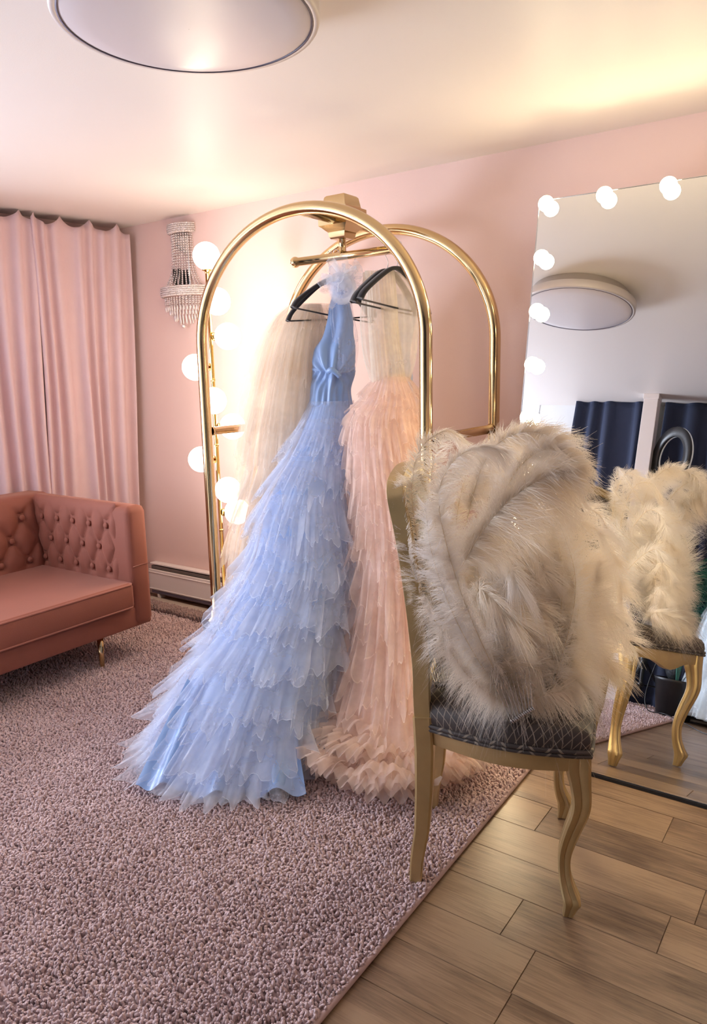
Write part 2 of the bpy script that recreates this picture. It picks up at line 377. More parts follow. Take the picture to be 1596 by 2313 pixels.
# window in the left wall, out of the camera's sight
m_ = MB(); ang = math.atan2(CD[1], CD[0]); wc = (a+b_)/2-CN*.05; wz = (WIN_Z0+WIN_Z1)/2; ww = WIN_T1-WIN_T0; wh = WIN_Z1-WIN_Z0
for dx, dz, sx, sz in [(-ww/2+.03, 0, .06, wh), (ww/2-.03, 0, .06, wh), (0, -wh/2+.03, ww, .06), (0, wh/2-.03, ww, .06), (0, 0, .04, wh)]:
    q = wc+CD*dx; m_.box((q[0], q[1], wz+dz), (sx, .06, sz), rz=ang)
struct(m_.build('window_1', M['white_trim'], smooth=False))
# column boxed in white, dark curtains behind it
cc = R2(-1.385, -.52); m_ = MB(); m_.box((cc[0], cc[1], H/2), (.105, .105, H), rz=math.atan2(ew[1], ew[0]), bev=.003); m_.box((cc[0], cc[1], H-.02), (.115, .115, .04), rz=math.atan2(ew[1], ew[0]), bev=.003)
struct(m_.build('trim_1', M['white_trim'], smooth=False))
# baseboard behind everything
m_ = MB(); slab(m_, R2(E1, NW-.012), R2(-2.4, NW-.012), 0, .08, .012, -nw*-1); struct(m_.build('baseboard_right', M['white_trim'], smooth=False))

# baseboard heater along the pink wall
hang = math.atan2(ew[1], ew[0])
t = thing('baseboard_heater', 'long low pink-white baseboard heater along the foot of the pink wall', 'heater', R2(-3.0, NW-.002), hang)
def hx(name, y0, y1, z0, z1, mt, L=1.75, bev=.003, par=t):
    q = MB().box((0, -(y0+y1)/2, (z0+z1)/2), (L, y1-y0, z1-z0), bev=bev); return q.build(name, mt, par, smooth=False)
hx('back_plate', 0, .012, .03, .232, M['white_trim']); hx('front_panel', .055, .066, .055, .195, M['white_trim'])
hx('top_cap', 0, .05, .222, .234, M['white_trim']); hx('air_slot', .012, .05, .192, .215, mat('heater slot', (.16, .14, .13), .4, .4), 1.73)
hx('panel_ridge', .060, .070, .172, .178, M['white_trim']); hx('panel_ridge', .060, .070, .062, .067, M['white_trim'])
hx('bottom_gap', .012, .06, .03, .052, M['dark_line'], 1.73)
o_ = MB(); o_.box((.87, -.034, .13), (.02, .068, .2), bev=.004); o_.build('end_cap', M['white_trim'], t, smooth=False)
for i in range(4): MB().box((-.8+.53*i, -.034, .014), (.02, .05, .03)).build('foot', M['white_trim'], t, smooth=False)

# strip of beige carpet and a sheet of paper before the heater
cc = R2(-3.0, 3.03); m_ = MB(); m_.box((cc[0], cc[1], .003), (1.9, .16, .006), rz=hang)
tag(m_.build('carpet_strip', M['beige_mat'], smooth=False), 'strip of flat beige carpet on the floor before the baseboard heater', 'carpet')
m_ = MB(); P = np.array([[-1.30, 4.655, .0105], [-1.262, 4.602, .0105], [-1.198, 4.53, .0105], [-1.255, 4.52, .0105], [-1.36, 4.60, .0105]])
m_.add(np.vstack([P, P-[0, 0, .003]]), [(0, 4, 3, 2, 1), (5, 6, 7, 8, 9)]+[(i, (i+1) % 5, (i+1) % 5+5, i+5) for i in range(5)])
tag(m_.build('paper_sheet', M['paper'], smooth=False), 'white sheet of paper lying on the beige carpet beside the sofa', 'paper')

# ------------------------------------------------------------------ shag rug
RC = [np.array([.896, 2.889]), np.array([-1.137, -.08]), np.array([-3.05, 1.20]), np.array([-1.478, 4.576])]
def inside(P, poly):
    ok = np.ones(len(P), bool); k = len(poly)
    for i in range(k):
        a, b = poly[i], poly[(i+1) % k]; ok &= ((b[0]-a[0])*(P[:, 1]-a[1])-(b[1]-a[1])*(P[:, 0]-a[0])) <= 0
    return ok
def tufts(pts, h, r, lean, seed, seg=2):
    g = np.random.default_rng(seed); n = len(pts)
    ang = g.uniform(0, 2*PI, n); ln = np.stack([np.cos(ang), np.sin(ang)], 1)*lean*g.uniform(.3, 1.3, n)[:, None]
    hh = h*g.uniform(.7, 1.25, n); rr = r*g.uniform(.75, 1.3, n); a0 = g.uniform(0, 2*PI, n)
    V = []
    for s_, (hz, rk, lk) in enumerate([(0, .75, 0), (.55, 1.1, .35), (.92, .75, .85), (1.0, .12, 1.0)]):
        for j in range(4):
            a = a0+j*PI/2+s_*.7
            V.append(np.stack([pts[:, 0]+ln[:, 0]*lk+np.cos(a)*rr*rk, pts[:, 1]+ln[:, 1]*lk+np.sin(a)*rr*rk, .008+hh*hz], 1))
    V = np.stack(V, 1).reshape(-1, 3); F = []
    for s_ in range(3):
        for j in range(4): F.append([s_*4+j, s_*4+(j+1) % 4, (s_+1)*4+(j+1) % 4, (s_+1)*4+j])
    F = (np.array(F)[None]+16*np.arange(n)[:, None, None]).reshape(-1, 4)
    return V, F
base = np.array(RC); bb0 = base.min(0); bb1 = base.max(0)
sp = .0086; gx, gy = np.meshgrid(np.arange(bb0[0], bb1[0], sp), np.arange(bb0[1], bb1[1], sp)); G = np.stack([gx.ravel(), gy.ravel()], 1)
G += rng.uniform(-.5, .5, G.shape)*sp; G = G[inside(G, RC)]
d0 = np.array([-.552, -.834]); edge_in = .012
nE = np.array([-.834, .552]); G = G[((G-RC[0])@nE) > edge_in]
vis = (np.abs(np.arctan2(G[:, 0], G[:, 1])) < .50) & (G[:, 1] > 1.05)
mir = (~vis) & (G[:, 1] > -.2) & (np.linalg.norm(G-np.array([-.5, .9]), axis=1) < 1.6)
keep = vis | (mir & (rng.uniform(size=len(G)) < .6)) | ((~vis) & (~mir) & (rng.uniform(size=len(G)) < .06))
far = G[:, 1] > 3.0; keep &= (~far) | (rng.uniform(size=len(G)) < .75)
G = G[keep]
tr = thing('shag_rug', 'large mauve pink shag rug covering the floor under the sofa and gowns', 'rug', (0, 0, 0))
Vt, Ft = tufts(G, .0145, .0050, .007, 3)
# gentle clumping of the pile height
cl = .78+.5*(np.sin(Vt[:, 0]*31+np.sin(Vt[:, 1]*17)*2)*np.sin(Vt[:, 1]*37+np.sin(Vt[:, 0]*23)*2)*.5+.5); Vt[:, 2] = .008+(Vt[:, 2]-.008)*cl
o_ = mesh_from('pile', Vt, Ft, M['rug'], tr); o_['kind'] = 'stuff'
m_ = MB(); P = np.array([[*p, .009] for p in RC]); m_.add(np.vstack([P, P-[0, 0, .0088]]), [(3, 2, 1, 0)[::-1], (4, 5, 6, 7)]+[(i, (i+1) % 4, (i+1) % 4+4, i+4) for i in range(4)])
m_.build('backing', M['rug'], tr, smooth=False)
m_ = MB(); p0 = np.array([*RC[0], .009]); p1 = np.array([*RC[1], .009]); p2 = np.array([*RC[2], .009])
m_.tube([p0, (p0+p1)/2, p1], .0075, 8); m_.tube([p1, (p1+p2)/2, p2], .0075, 8); m_.build('binding', M['rug_edge'], tr)
# long-pile far edge of the rug, its shadow put into a darker colour
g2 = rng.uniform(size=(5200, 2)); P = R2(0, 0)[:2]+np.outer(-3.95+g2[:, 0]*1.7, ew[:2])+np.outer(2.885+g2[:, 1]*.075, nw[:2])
tr2 = thing('shaded_rug_edge', 'shadowed far edge of the pink shag rug before the heater, shade put into a darker pile', 'rug', (0, 0, 0))
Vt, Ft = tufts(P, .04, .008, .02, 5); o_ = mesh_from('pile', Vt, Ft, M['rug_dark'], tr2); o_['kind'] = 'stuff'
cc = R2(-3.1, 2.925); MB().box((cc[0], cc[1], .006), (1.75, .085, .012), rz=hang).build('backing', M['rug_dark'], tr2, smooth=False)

# ------------------------------------------------------------------ pink curtains
def curtain(name, p0, d, nrm, L, ztop, zbot, mt, folds, amp, label, group, seed, sag=.02, off_low=0, parent=None, nu=None, ease=.35):
    nu = nu or int(L*170); nv = 46; P = np.zeros((nu, nv, 3)); s = np.linspace(0, L, nu)
    ph = vnoise(s*6.3, seed)*1.1
    for j in range(nv):
        t = j/(nv-1); w = np.sin(2*PI*folds*s/L+ph*2.4+.5*math.sin(t*2.2+seed)*vnoise(s*4, seed+13))
        w = np.sign(w)*np.abs(w)**.75
        w2 = np.sin(2*PI*folds*.37*s/L+seed+t*1.2)*.6+vnoise(s*11+t*1.3, seed+3)*.35
        o = amp*(.5+.75*min(1, t*2.2))*w+amp*.8*w2*(ease+t*(1-ease))
        z = ztop-(ztop-zbot)*t
        sc = sag*(np.abs(np.sin(PI*folds*.5*s/L+seed+.8*vnoise(s*3, seed+9)))**.7)*(1-t)**14
        q = p0[None]+np.outer(s+.012*np.sin(t*5+s*9+seed), d)+np.outer(o+off_low*t+amp, nrm)
        P[:, j] = q; P[:, j, 2] = z-sc
    o_ = MB().grid(P).build(name, mt, parent)
    md = o_.modifiers.new('cloth', 'SOLIDIFY'); md.thickness = .004
    if not parent: tag(o_, label, 'curtain', group)
    return o_
curtain('curtain', CURT0+CN*.0-CD*.005, CD, CN, .60, H-.003, .02, M['curtain'], 7.4, .024, 'pink velvet curtain panel hanging in the room corner beside the crystal sconce', None, 4, sag=.055, off_low=-.13)
curtain('curtain', CURT0+CD*.545-CN*.004, CD, CN, 1.25, H-.003, .02, M['curtain'], 12.5, .024, 'pink velvet curtain panel behind the sofa at the left picture edge', None, 11, sag=.05, off_low=-.12)
# navy curtains on the back wall, either side of the white column
curtain('curtain', R2(-2.03, -.70), ew, nw, .66, H-.003, .02, M['navy'], 4.6, .028, 'dark navy curtain in the mirror between the pale wall and white column', None, 21, sag=0)
curtain('curtain', R2(-1.33, -.72), ew, nw, 2.1, H-.003, .02, M['navy'], 13, .028, 'dark navy curtain in the mirror behind the ring light', None, 27, sag=0)

# ------------------------------------------------------------------ ceiling lamp (switched off)
t = thing('ceiling_lamp', 'large round flush ceiling lamp with a frosted disc, switched off', 'lamp', (-.366, 1.941, H))
R0 = .311; zb = -.098
MB().lathe([(.001, -.002), (R0-.045, -.002), (R0-.045, zb+.050), (R0-.004, zb+.046), (R0, zb+.042), (R0, zb+.006), (R0-.003, zb+.001), (R0-.016, zb), (R0-.018, zb+.004)], 72).build('housing', M['lamp_rim'], t)
MB().lathe([(R0-.022, zb+.006), (R0-.0185, zb+.003), (R0-.0155, zb-.0005), (R0-.0195, zb-.001)], 72).build('gasket', M['dark_line'], t)
MB().lathe([(R0-.019, zb+.003), (R0-.03, zb-.002), (R0*.75, zb-.007), (R0*.4, zb-.011), (.001, zb-.013)], 72).build('diffuser', M['diffuser'], t)

# ------------------------------------------------------------------ leaning mirror with bulbs
MZ = .607; nm = np.array([math.sin(MZ), math.cos(MZ), 0]); em = np.array([nm[1], -nm[0], 0]); TL = .171
B0 = nm*2.484-em*1.093
t = thing('vanity_mirror', 'tall frameless floor mirror with glowing round bulbs along its edges, leaning back', 'mirror', B0+np.array([0, 0, .002]), rot=(-TL, 0, math.atan2(em[1], em[0])))
MWd, MH = 1.145, 2.092
MB().box((MWd/2, .004, MH/2+.006), (MWd, .006, MH-.012)).build('glass', M['mirror'], t, smooth=False)
o_ = MB().box((MWd/2, .016, MH/2), (MWd, .017, MH)); o_.build('backboard', M['white_trim'], t, smooth=False)
MB().box((MWd/2, -.001, .004), (MWd+.002, .012, .010)).build('bottom_channel', M['black'], t, smooth=False)
me_ = MB()
for xx in (.0012, MWd-.0012): me_.box((xx, .001, MH/2), (.0024, .004, MH))
me_.box((MWd/2, .001, MH-.0012), (MWd, .004, .0024)); me_.build('edge_trim', M['steel'], t, smooth=False)
bulb0 = None
spots = [(.039+.2135*i, MH-.026) for i in range(6)]+[(.039, MH-.026-.1975*i) for i in range(1, 10)]+[(.039+.2135*5, MH-.026-.1975*i) for i in range(1, 10)]
for i, (x, z) in enumerate(spots):
    if i == 0:
        bulb0 = MB().sphere((0, -.026, 0), .0285, 20, 14).build('bulb', M['bulb'], t)
        sk = MB(); sk.lathe([(.016, 0), (.016, .004), (.012, .006), (.001, .006)], 20).xf([[1, 0, 0, 0], [0, 0, -1, 0], [0, 1, 0, 0], [0, 0, 0, 1]]); sk.build('socket', M['silver'], bulb0)
        bulb0.location = (x, 0, z)
    else:
        c_ = copy_tree(bulb0, t); c_.location = (x, 0, z)
# prop legs behind
for xx in (.28, .86):
    q = MB(); a_ = np.array([xx, .03, 1.55]); 
    # foot stands on the floor behind the mirror (undo the tilt)
    fy, fz = .52, 0.; ly = fy*math.cos(TL)-fz*math.sin(TL); lz = fy*math.sin(TL)+fz*math.cos(TL)
    q.tube([a_, (a_+[xx, ly, lz])/2 if False else np.array([xx, (a_[1]+ly)/2, (a_[2]+lz)/2]), [xx, ly, lz]], .012, 8); q.build('prop_leg', M['black'], t)

# ------------------------------------------------------------------ sofa
c0 = np.array([-1.055, 3.733, 0]); SB = np.array([.824, -.566])
t = thing('sofa', 'rose terracotta velvet sofa with buttoned arm and back on slim brass legs', 'sofa', c0, rz=math.atan2(SB[1], SB[0]))
# local x = out of the front, y = towards the pink wall; sofa occupies x from -1.12 to 0, y from -2.1 to 0
SD, SL = 1.03, 2.1; AH = .807; AW = .125; SZ = .18; BT = .14
MB().box((-SD/2, -SL/2, .235), (SD-.02, SL-.02, .11), bev=.012).build('base', M['sofa'], t)
def tuft_panel(w, h, cols, rows, zofs, W0=0):
    nu, nv = int(w*110), int(h*110); U = np.linspace(0, w, nu); Vv = np.linspace(0, h, nv); uu, vv = np.meshgrid(U, Vv, indexing='ij')
    pts = []
    for r in range(rows):
        z = zofs+r*.115; n_ = cols-(r % 2); 
        for k in range(n_): pts.append(((k+.5+(.5 if r % 2 else 0))*w/cols+W0, z))
    D = np.zeros_like(uu); cw = w/cols; ch = .115
    # diamond pleats: creases along lattice lines joining buttons
    a = (uu-W0)/cw-.5; b = (vv-zofs)/ch
    p = (a+b/2); q = (a-b/2)
    cre = np.minimum(np.abs(p-np.round(p)), np.abs(q-np.round(q)))
    inr = 1/(1+np.exp(-(vv-(zofs-.03))/.015))/(1+np.exp((vv-(zofs+(rows-1)*ch+.05))/.012))
    D = .024*(1-np.exp(-(cre/.16)**1.1))*inr+.012*(1-inr)
    for (x, z) in pts: D -= .026*np.exp(-((uu-x)**2+(vv-z)**2)/(2*.017**2))
    edge = np.minimum(np.minimum(uu, w-uu), h-vv); D -= .02*np.exp(-np.clip(edge, 0, None)/.02)
    return uu, vv, D, pts
def button(parent, c, ax):
    b_ = MB(); b_.sphere((0, 0, 0), .0165, 14, 8, (1, 1, .5))
    ax = np.array(ax, float); ax /= np.linalg.norm(ax); z = np.array([0, 0, 1.]); x = np.cross(z, ax); x = x/np.linalg.norm(x); y = np.cross(ax, x)
    Mx = np.eye(4); Mx[:3, 0] = x; Mx[:3, 1] = y; Mx[:3, 2] = ax; Mx[:3, 3] = c; b_.xf(Mx); b_.build('button', M['sofa'], parent)
def arm(y0, side):              # side +1: arm at the far end (its tufted face looks towards -y)
    q = MB(); q.box((-SD/2+.02, y0, (SZ+AH)/2), (SD-.04, AW, AH-SZ), bev=.035)
    o_ = q.build('arm', M['sofa'], t)
    w = SD-.34; h = AH-.43
    uu, vv, D, pts = tuft_panel(w, h+.02, 5, 3, .05)
    Y = y0-side*(AW/2+D-.002); P = np.stack([-.10-uu, Y, .42+vv], -1)
    if side < 0: P = P[::-1]
    m2 = MB().grid(P); pn = m2.build('tufted_panel', M['sofa'], o_)
    for (x, z) in pts: button(pn, (-.10-x, y0-side*(AW/2+.006), .42+z), (0, -side, 0))
    sm = MB(); sm.tube([(.0012, y0-AW/2+.01, .50), (.0012, y0, .502), (.0012, y0+AW/2-.01, .50)], .002, 6); sm.build('seam', M['sofa_pipe'], o_)
    return o_
arm(-AW/2, 1); arm(-SL+AW/2, -1)
q = MB(); bx = -SD+.05
prof = [(-SD+.30, .40), (-SD+.265, .62), (-SD+.235, AH-.03), (-SD+.21, AH-.004), (-SD+.17, AH+.004), (-SD+.03, AH), (-SD+.005, AH-.03), (-SD+.01, .18), (-SD+.25, .18)]
rows = [[(x, y, z) for (x, z) in prof] for y in np.linspace(-SL+.02, -.02, 12)]
q.grid(np.array(rows), closed_v=True); n_ = len(prof); q.f += [tuple(range(n_)), tuple(11*n_+j for j in range(n_-1, -1, -1))]; q.mi += [0, 0]
bk = q.build('backrest', M['sofa'], t)
w = SL-2*AW-.02; uu, vv, D, pts = tuft_panel(w, AH-.43, 11, 3, .05)
def bxz(v): return -SD+.30-(v)*.16
P = np.stack([bxz(vv)+D-.002, -AW-.01-uu, .42+vv], -1); pn = MB().grid(P[::-1]).build('tufted_panel', M['sofa'], bk)
for (x, z) in pts: button(pn, (bxz(z)+.008, -AW-.01-x, .42+z), (1, 0, .15))
# seat cushion with piping
cw0, cw1 = -SL+AW+.004, -AW-.004; cx0, cx1 = -SD+.27, .018
q = MB(); q.box(((cx0+cx1)/2, (cw0+cw1)/2, .357), (cx1-cx0, cw1-cw0, .135), bev=.02); cu = q.build('seat_cushion', M['sofa'], t)
for zz in (.300, .416):
    r_ = []
    for (x, y) in [(cx1-.004, cw1-.02), (cx1-.004, cw0+.02), (cx0, cw0+.004), (cx0, cw1-.004), (cx1-.022, cw1-.002)]: r_.append((x, y, zz))
    P = []
    for i in range(len(r_)):
        a_, b2 = np.array(r_[i]), np.array(r_[(i+1) % len(r_)]); P += [a_+(b2-a_)*k/10 for k in range(10)]
    MB().tube(P, .0055, 8, closed=True).build('piping', M['sofa_pipe'], cu)
for (x, y) in [(-.06, -.30), (-.06, -SL+.30), (-SD+.12, -.30), (-SD+.12, -SL+.30)]:
    q = MB(); q.lathe([(.010, .012), (.0115, .014), (.017, .19), (.001, .19)], 14, (x, y, 0)); q.lathe([(.001, .010), (.010, .012)], 14, (x, y, 0)); q.build('leg', M['brass'], t)

# ------------------------------------------------------------------ crystal wall sconce
t = thing('wall_sconce', 'crystal bead wall sconce with tiers of hanging drops on the pink wall', 'wall light', R2(-3.43, NW-.004), hang)
def beadrun(mb, p0, p1, n, r, sagk=0, oct_=True):
    p0 = np.array(p0, float); p1 = np.array(p1, float)
    for i in range(n):
        k = (i+.5)/n; c = p0+(p1-p0)*k; c[1] += 0; rr = r
        if i % 4 == 3: rr = r*.7
        mb.lathe([(1e-4, -rr), (rr*.8, -rr*.45), (rr, 0), (rr*.8, rr*.45), (1e-4, rr)], 6, c)
def ringpts(r, n): return [(r*math.cos(a), -r*.62*math.sin(a)) for a in np.linspace(0.02, PI-.02, n)]
for nm_, z0, z1, r in [('crown', 2.262, 2.315, .098), ('wide_band', 1.905, 1.962, .172)]:
    q = MB(); q.lathe([(r-.012, z0), (r-.004, z0+.003), (r, (z0+z1)/2), (r-.004, z1-.003), (r-.012, z1)], 28, (0, 0, 0), a0=-PI, a1=0)
    for v in q.v: v[:, 1] *= .62
    pt = q.build(nm_, mat('bead band base', (.80, .72, .70), .3, .2), t)
    bd = MB(); nr = 5
    for k in range(nr):
        z = z0+(z1-z0)*(k+.5)/nr; rr = r+.004*math.sin(PI*(k+.5)/nr)+.002
        for j, (x, y) in enumerate(ringpts(rr, int(r*330))): bd.sphere((x, y, z), .0055, 6, 4)
    o_ = bd.build('bead_rows', M['crystal'], pt)
n_ = 15
up_, lo_ = ringpts(.078, n_), ringpts(.140, n_)
for k in range(n_):
    q = MB(); P = catmull([(up_[k][0], up_[k][1], 2.265), (up_[k][0]*1.02, up_[k][1]*1.02, 2.16), (up_[k][0]*1.15, up_[k][1]*1.15, 2.05), (lo_[k][0], lo_[k][1], 1.96)], 24)
    for c in P: q.lathe([(1e-4, -.0055), (.0048, -.002), (.0052, .001), (1e-4, .0055)], 6, c)
    q.build('bead_strand', M['crystal'], t)
for ri, (r, z1, ln, m_n) in enumerate([(.150, 1.905, .075, 21), (.120, 1.905, .105, 17), (.088, 1.905, .130, 13), (.05, 1.905, .15, 7)]):
    for j, (x, y) in enumerate(ringpts(r, m_n)):
        q = MB(); nb = int(ln*.6/.011)
        for i in range(nb): q.lathe([(1e-4, -.005), (.0046, -.002), (.005, .001), (1e-4, .005)], 6, (x, y, z1-.008-i*.011))
        zt = z1-.008-nb*.011; L_ = ln*.42
        q.lathe([(1e-4, zt-L_), (.004, zt-L_+.006), (.0055, zt-L_*.5), (.003, zt-.004), (1e-4, zt)], 6, (x, y, 0)); q.build('crystal_drop', M['crystal'], t)
q = MB(); q.sphere((0, -.03, 1.735), .014, 8, 6); q.tube([(0, -.03, 1.745), (0, -.03, 1.80), (0, -.03, 1.905)], .0012, 5); q.build('crystal_ball', M['crystal'], t)
MB().box((0, -.006, 2.1), (.11, .012, .40), bev=.004).build('back_plate', M['silver'], t)
for x in (-.028, .012): MB().lathe([(.012, 1.97), (.013, 2.03), (.010, 2.06), (.001, 2.06)], 12, (x, -.05, 0)).build('candle_holder', M['black'], t)
q = MB(); q.tube([(0, -.01, 1.93), (0, -.06, 1.955), (-.028, -.05, 1.97)], .004, 6); q.tube([(0, -.06, 1.955), (.012, -.05, 1.97)], .004, 6); q.build('arm', M['silver'], t)

# ------------------------------------------------------------------ globe floor lamp
LP = np.array([-.752, 4.121, 0])*.955
t = thing('globe_floor_lamp', 'gold pole floor lamp with glowing white globes up its stem', 'lamp', LP)
q = MB(); q.lathe([(.001, .008), (.125, .008), (.13, .012), (.13, .028), (.12, .034), (.02, .036), (.012, .05), (.012, .06)], 36); q.build('base', M['gold_tube'], t)
MB().tube([(0, 0, .05), (0, 0, .7), (0, 0, 1.4), (0, 0, 1.962)], .0105, 14).build('pole', M['gold_tube'], t)
for z in (.62, 1.08, 1.42): MB().lathe([(.0105, z-.006), (.0125, z-.005), (.0125, z+.005), (.0105, z+.006)], 14).build('collar', M['gold_tube'], t)
GR = .068
gl = [((466, 578), 2.067, 't'), ((477, 684), 1.826, 0), ((508, 759), 1.649, 0), ((441, 830), 1.489, 0), ((489, 904), 1.31, 0), ((516, 966), 1.162, 0), ((449, 1035), .983, 0), ((508, 1104), .821, 0), ((520, 1160), .683, 0)]
ofs = [(0, 0), (.055, -.075), (.09, -.01), (-.092, .015), (.012, -.092), (.085, .03), (-.09, .02), (.06, -.07), (.09, .01)]
for (dx, dy), (_, z, k) in zip(ofs, gl):
    if k == 't':
        z = 1.44+(z-1.44)*.955; g = MB().sphere((0, 0, 0), GR, 32, 20).build('globe', M['globe'], t); g.location = (0, 0, z)
        MB().lathe([(.011, -.085), (.012, -.075), (.024, -.071), (.026, -.066), (.001, -.064)], 18).build('socket', M['gold_tube'], g)
    else:
        z = 1.44+(z-1.44)*.955; d = np.array([dx, dy, 0]); u = d/np.linalg.norm(d); g = MB().sphere((0, 0, 0), GR, 32, 20).build('globe', M['globe'], t); g.location = (dx, dy, z)
        q = MB(); q.tube([-d, -d*.6, -u*.068], .0065, 10); q.tube([-u*.078, -u*.070, -u*.062], [.02, .022, .018], 14); q.build('socket', M['gold_tube'], g)
q = MB(); cb = catmull([(.1, .05, .012), (.25, .02, .010), (.45, -.05, .010), (.7, -.2, .011)], 24); q.tube(cb, .003, 6); q.build('cord', M['black'], t)

# ------------------------------------------------------------------ luggage cart
PU = np.array([-.666, 3.42, 0]); CW, CS, ZS, ZT = 1.151, .597, 1.569, 2.08
t = thing('luggage_cart', 'polished brass birdcage luggage cart with two arches, gowns hanging from its bar', 'luggage cart', PU, rz=math.atan2(-.5758, .8176))
TR = .0245; DZ = .29
for k in (0, 1):
    y = CS*k; P = [(0, y, z) for z in np.linspace(DZ, ZS, 8)[:-1]]+[(CW/2*(1-math.cos(a)), y, ZS+(ZT-ZS)*math.sin(a)) for a in np.linspace(0, PI, 56)]+[(CW, y, z) for z in np.linspace(ZS, DZ, 8)[1:]]
    A = MB().tube(P, TR, 20, up=(0, 1, 0)).build('arch', M['brass'], t)
    for x in (0, CW):
        MB().lathe([(TR, DZ+.055), (TR+.008, DZ+.05), (TR+.012, DZ+.02), (TR+.03, DZ+.006), (TR+.03, DZ)], 20, (x, y, 0)).build('flange', M['brass'], A)
for x in (0, CW):
    MB().tube([(x, .02, 1.19), (x, CS/2, 1.19), (x, CS-.02, 1.19)], .019, 16, up=(1, 0, 0)).build('side_rail', M['brass'], t)
    q = MB(); 
    for yy in (.024, CS-.024): q.tube([(x, yy, 1.19), (x, yy+(.012 if yy < .3 else -.012), 1.19)], .023, 16, up=(1, 0, 0))
    q.build('rail_collar', M['brass'], t)
MB().tube([(CW/2, 0.01, ZT), (CW/2, CS/2, ZT), (CW/2, CS-.01, ZT)], .022, 16, up=(1, 0, 0)).build('top_arm', M['brass'], t)
# stepped square finial
def sq(hw, z): return [(sx*hw, sy*hw, z) for sx, sy in ((-1, -1), (1, -1), (1, 1), (-1, 1))]
prof = [(.001, 2.003), (.035, 2.003), (.040, 2.012), (.043, 2.03), (.052, 2.038), (.060, 2.046), (.072, 2.055), (.072, 2.09), (.076, 2.092), (.076, 2.124), (.060, 2.128), (.052, 2.170), (.046, 2.176), (.001, 2.180)]
rows = [[(CW/2+a, CS/2+b, z) for a, b, _ in sq(h, z)] for h, z in prof]
q = MB(); q.grid(np.array(rows), closed_v=True); smooth_by_angle(q.build('finial', M['brass'], t, smooth=False))
q = MB(); q.tube([(CW/2, CS/2, 2.003), (CW/2, CS/2, 1.97), (CW/2, CS/2, 1.945)], .016, 16); q.build('hanger_post', M['brass'], t)
hb = MB(); hb.tube([(CW/2-.25, CS/2, 1.935), (CW/2, CS/2, 1.935), (CW/2+.25, CS/2, 1.935)], .018, 18, up=(0, 1, 0)); hb = hb.build('hanging_bar', M['brass'], t)
for sx in (-1, 1):
    MB().sphere((CW/2+sx*.262, CS/2, 1.935), .024, 18, 12).build('bar_end', M['brass'], hb)
# deck with bumper and casters
def rrect(x0, x1, y0, y1, r, z, n=8):
    P = []
    for cx, cy, a0 in ((x1-r, y1-r, 0), (x0+r, y1-r, PI/2), (x0+r, y0+r, PI), (x1-r, y0+r, 1.5*PI)):
        for a in np.linspace(a0, a0+PI/2, n): P.append((cx+r*math.cos(a), cy+r*math.sin(a), z))
    return P
q = MB(); rr = [rrect(-.045, CW+.045, -.045, CS+.045, .06, z) for z in (.235, .285)]; q.grid(np.array(rr), closed_v=True); k_ = len(rr[0]); q.f += [tuple(range(k_-1, -1, -1)), tuple(k_+j for j in range(k_))]; q.mi += [0, 0]
dk = q.build('deck', M['rug_dark'], t, smooth=False)
q = MB(); q.tube(rrect(-.05, CW+.05, -.05, CS+.05, .07, .262), .028, 12, closed=True); q.build('bumper', M['rubber'], t)
q = MB(); q.tube(rrect(-.030, CW+.030, -.030, CS+.030, .055, .287), .008, 8, closed=True); q.build('trim_band', M['brass'], dk)
for (x, y) in [(.06, .08), (CW-.06, .08), (.06, CS-.06), (CW-.06, CS-.06)]:
    cs = MB(); cs.box((x, y, .225), (.09, .07, .012), bev=.004); cs.box((x-.035, y+.03, .15), (.012, .012, .15)); cs = cs.build('caster', M['steel'], t, smooth=False)
    q = MB(); q.tube([(x, y-.022, .11), (x, y, .11), (x, y+.022, .11)], [.082, .088, .082], 24, up=(1, 0, 0)); q.build('wheel', M['rubber'], cs)
# round white disc on the rug by the cart
q = MB(); q.lathe([(.001, .024), (.055, .024), (.060, .030), (.060, .042), (.052, .050), (.001, .050)], 28)
o_ = q.build('white_disc', M['marble']); o_.location = (-.835, 3.80, 0); tag(o_, 'small round white disc on the rug, half hidden under the blue gown', 'disc')
# slim gold frame behind the cream gown
t = thing('gold_frame', 'gold framed panel with a rounded top just visible behind the cream gown', 'frame', R2(-2.885, NW-.05), hang)
P = [(-.0, 0, .035)]+[(0, 0, z) for z in np.linspace(.1, .88, 5)]+[(.14*(1-math.cos(a)), 0, .88+.1*math.sin(a)) for a in np.linspace(.1, PI-.1, 14)]+[(.28, 0, z) for z in np.linspace(.88, .1, 5)]+[(.28, 0, .035)]
MB().tube(P, .02, 10, up=(0, 1, 0), closed=False).build('frame', M['gold_tube'], t)
MB().box((.14, .0, .46), (.26, .01, .82)).build('panel', mat('dark panel', (.05, .03, .02), .4), t, smooth=False)

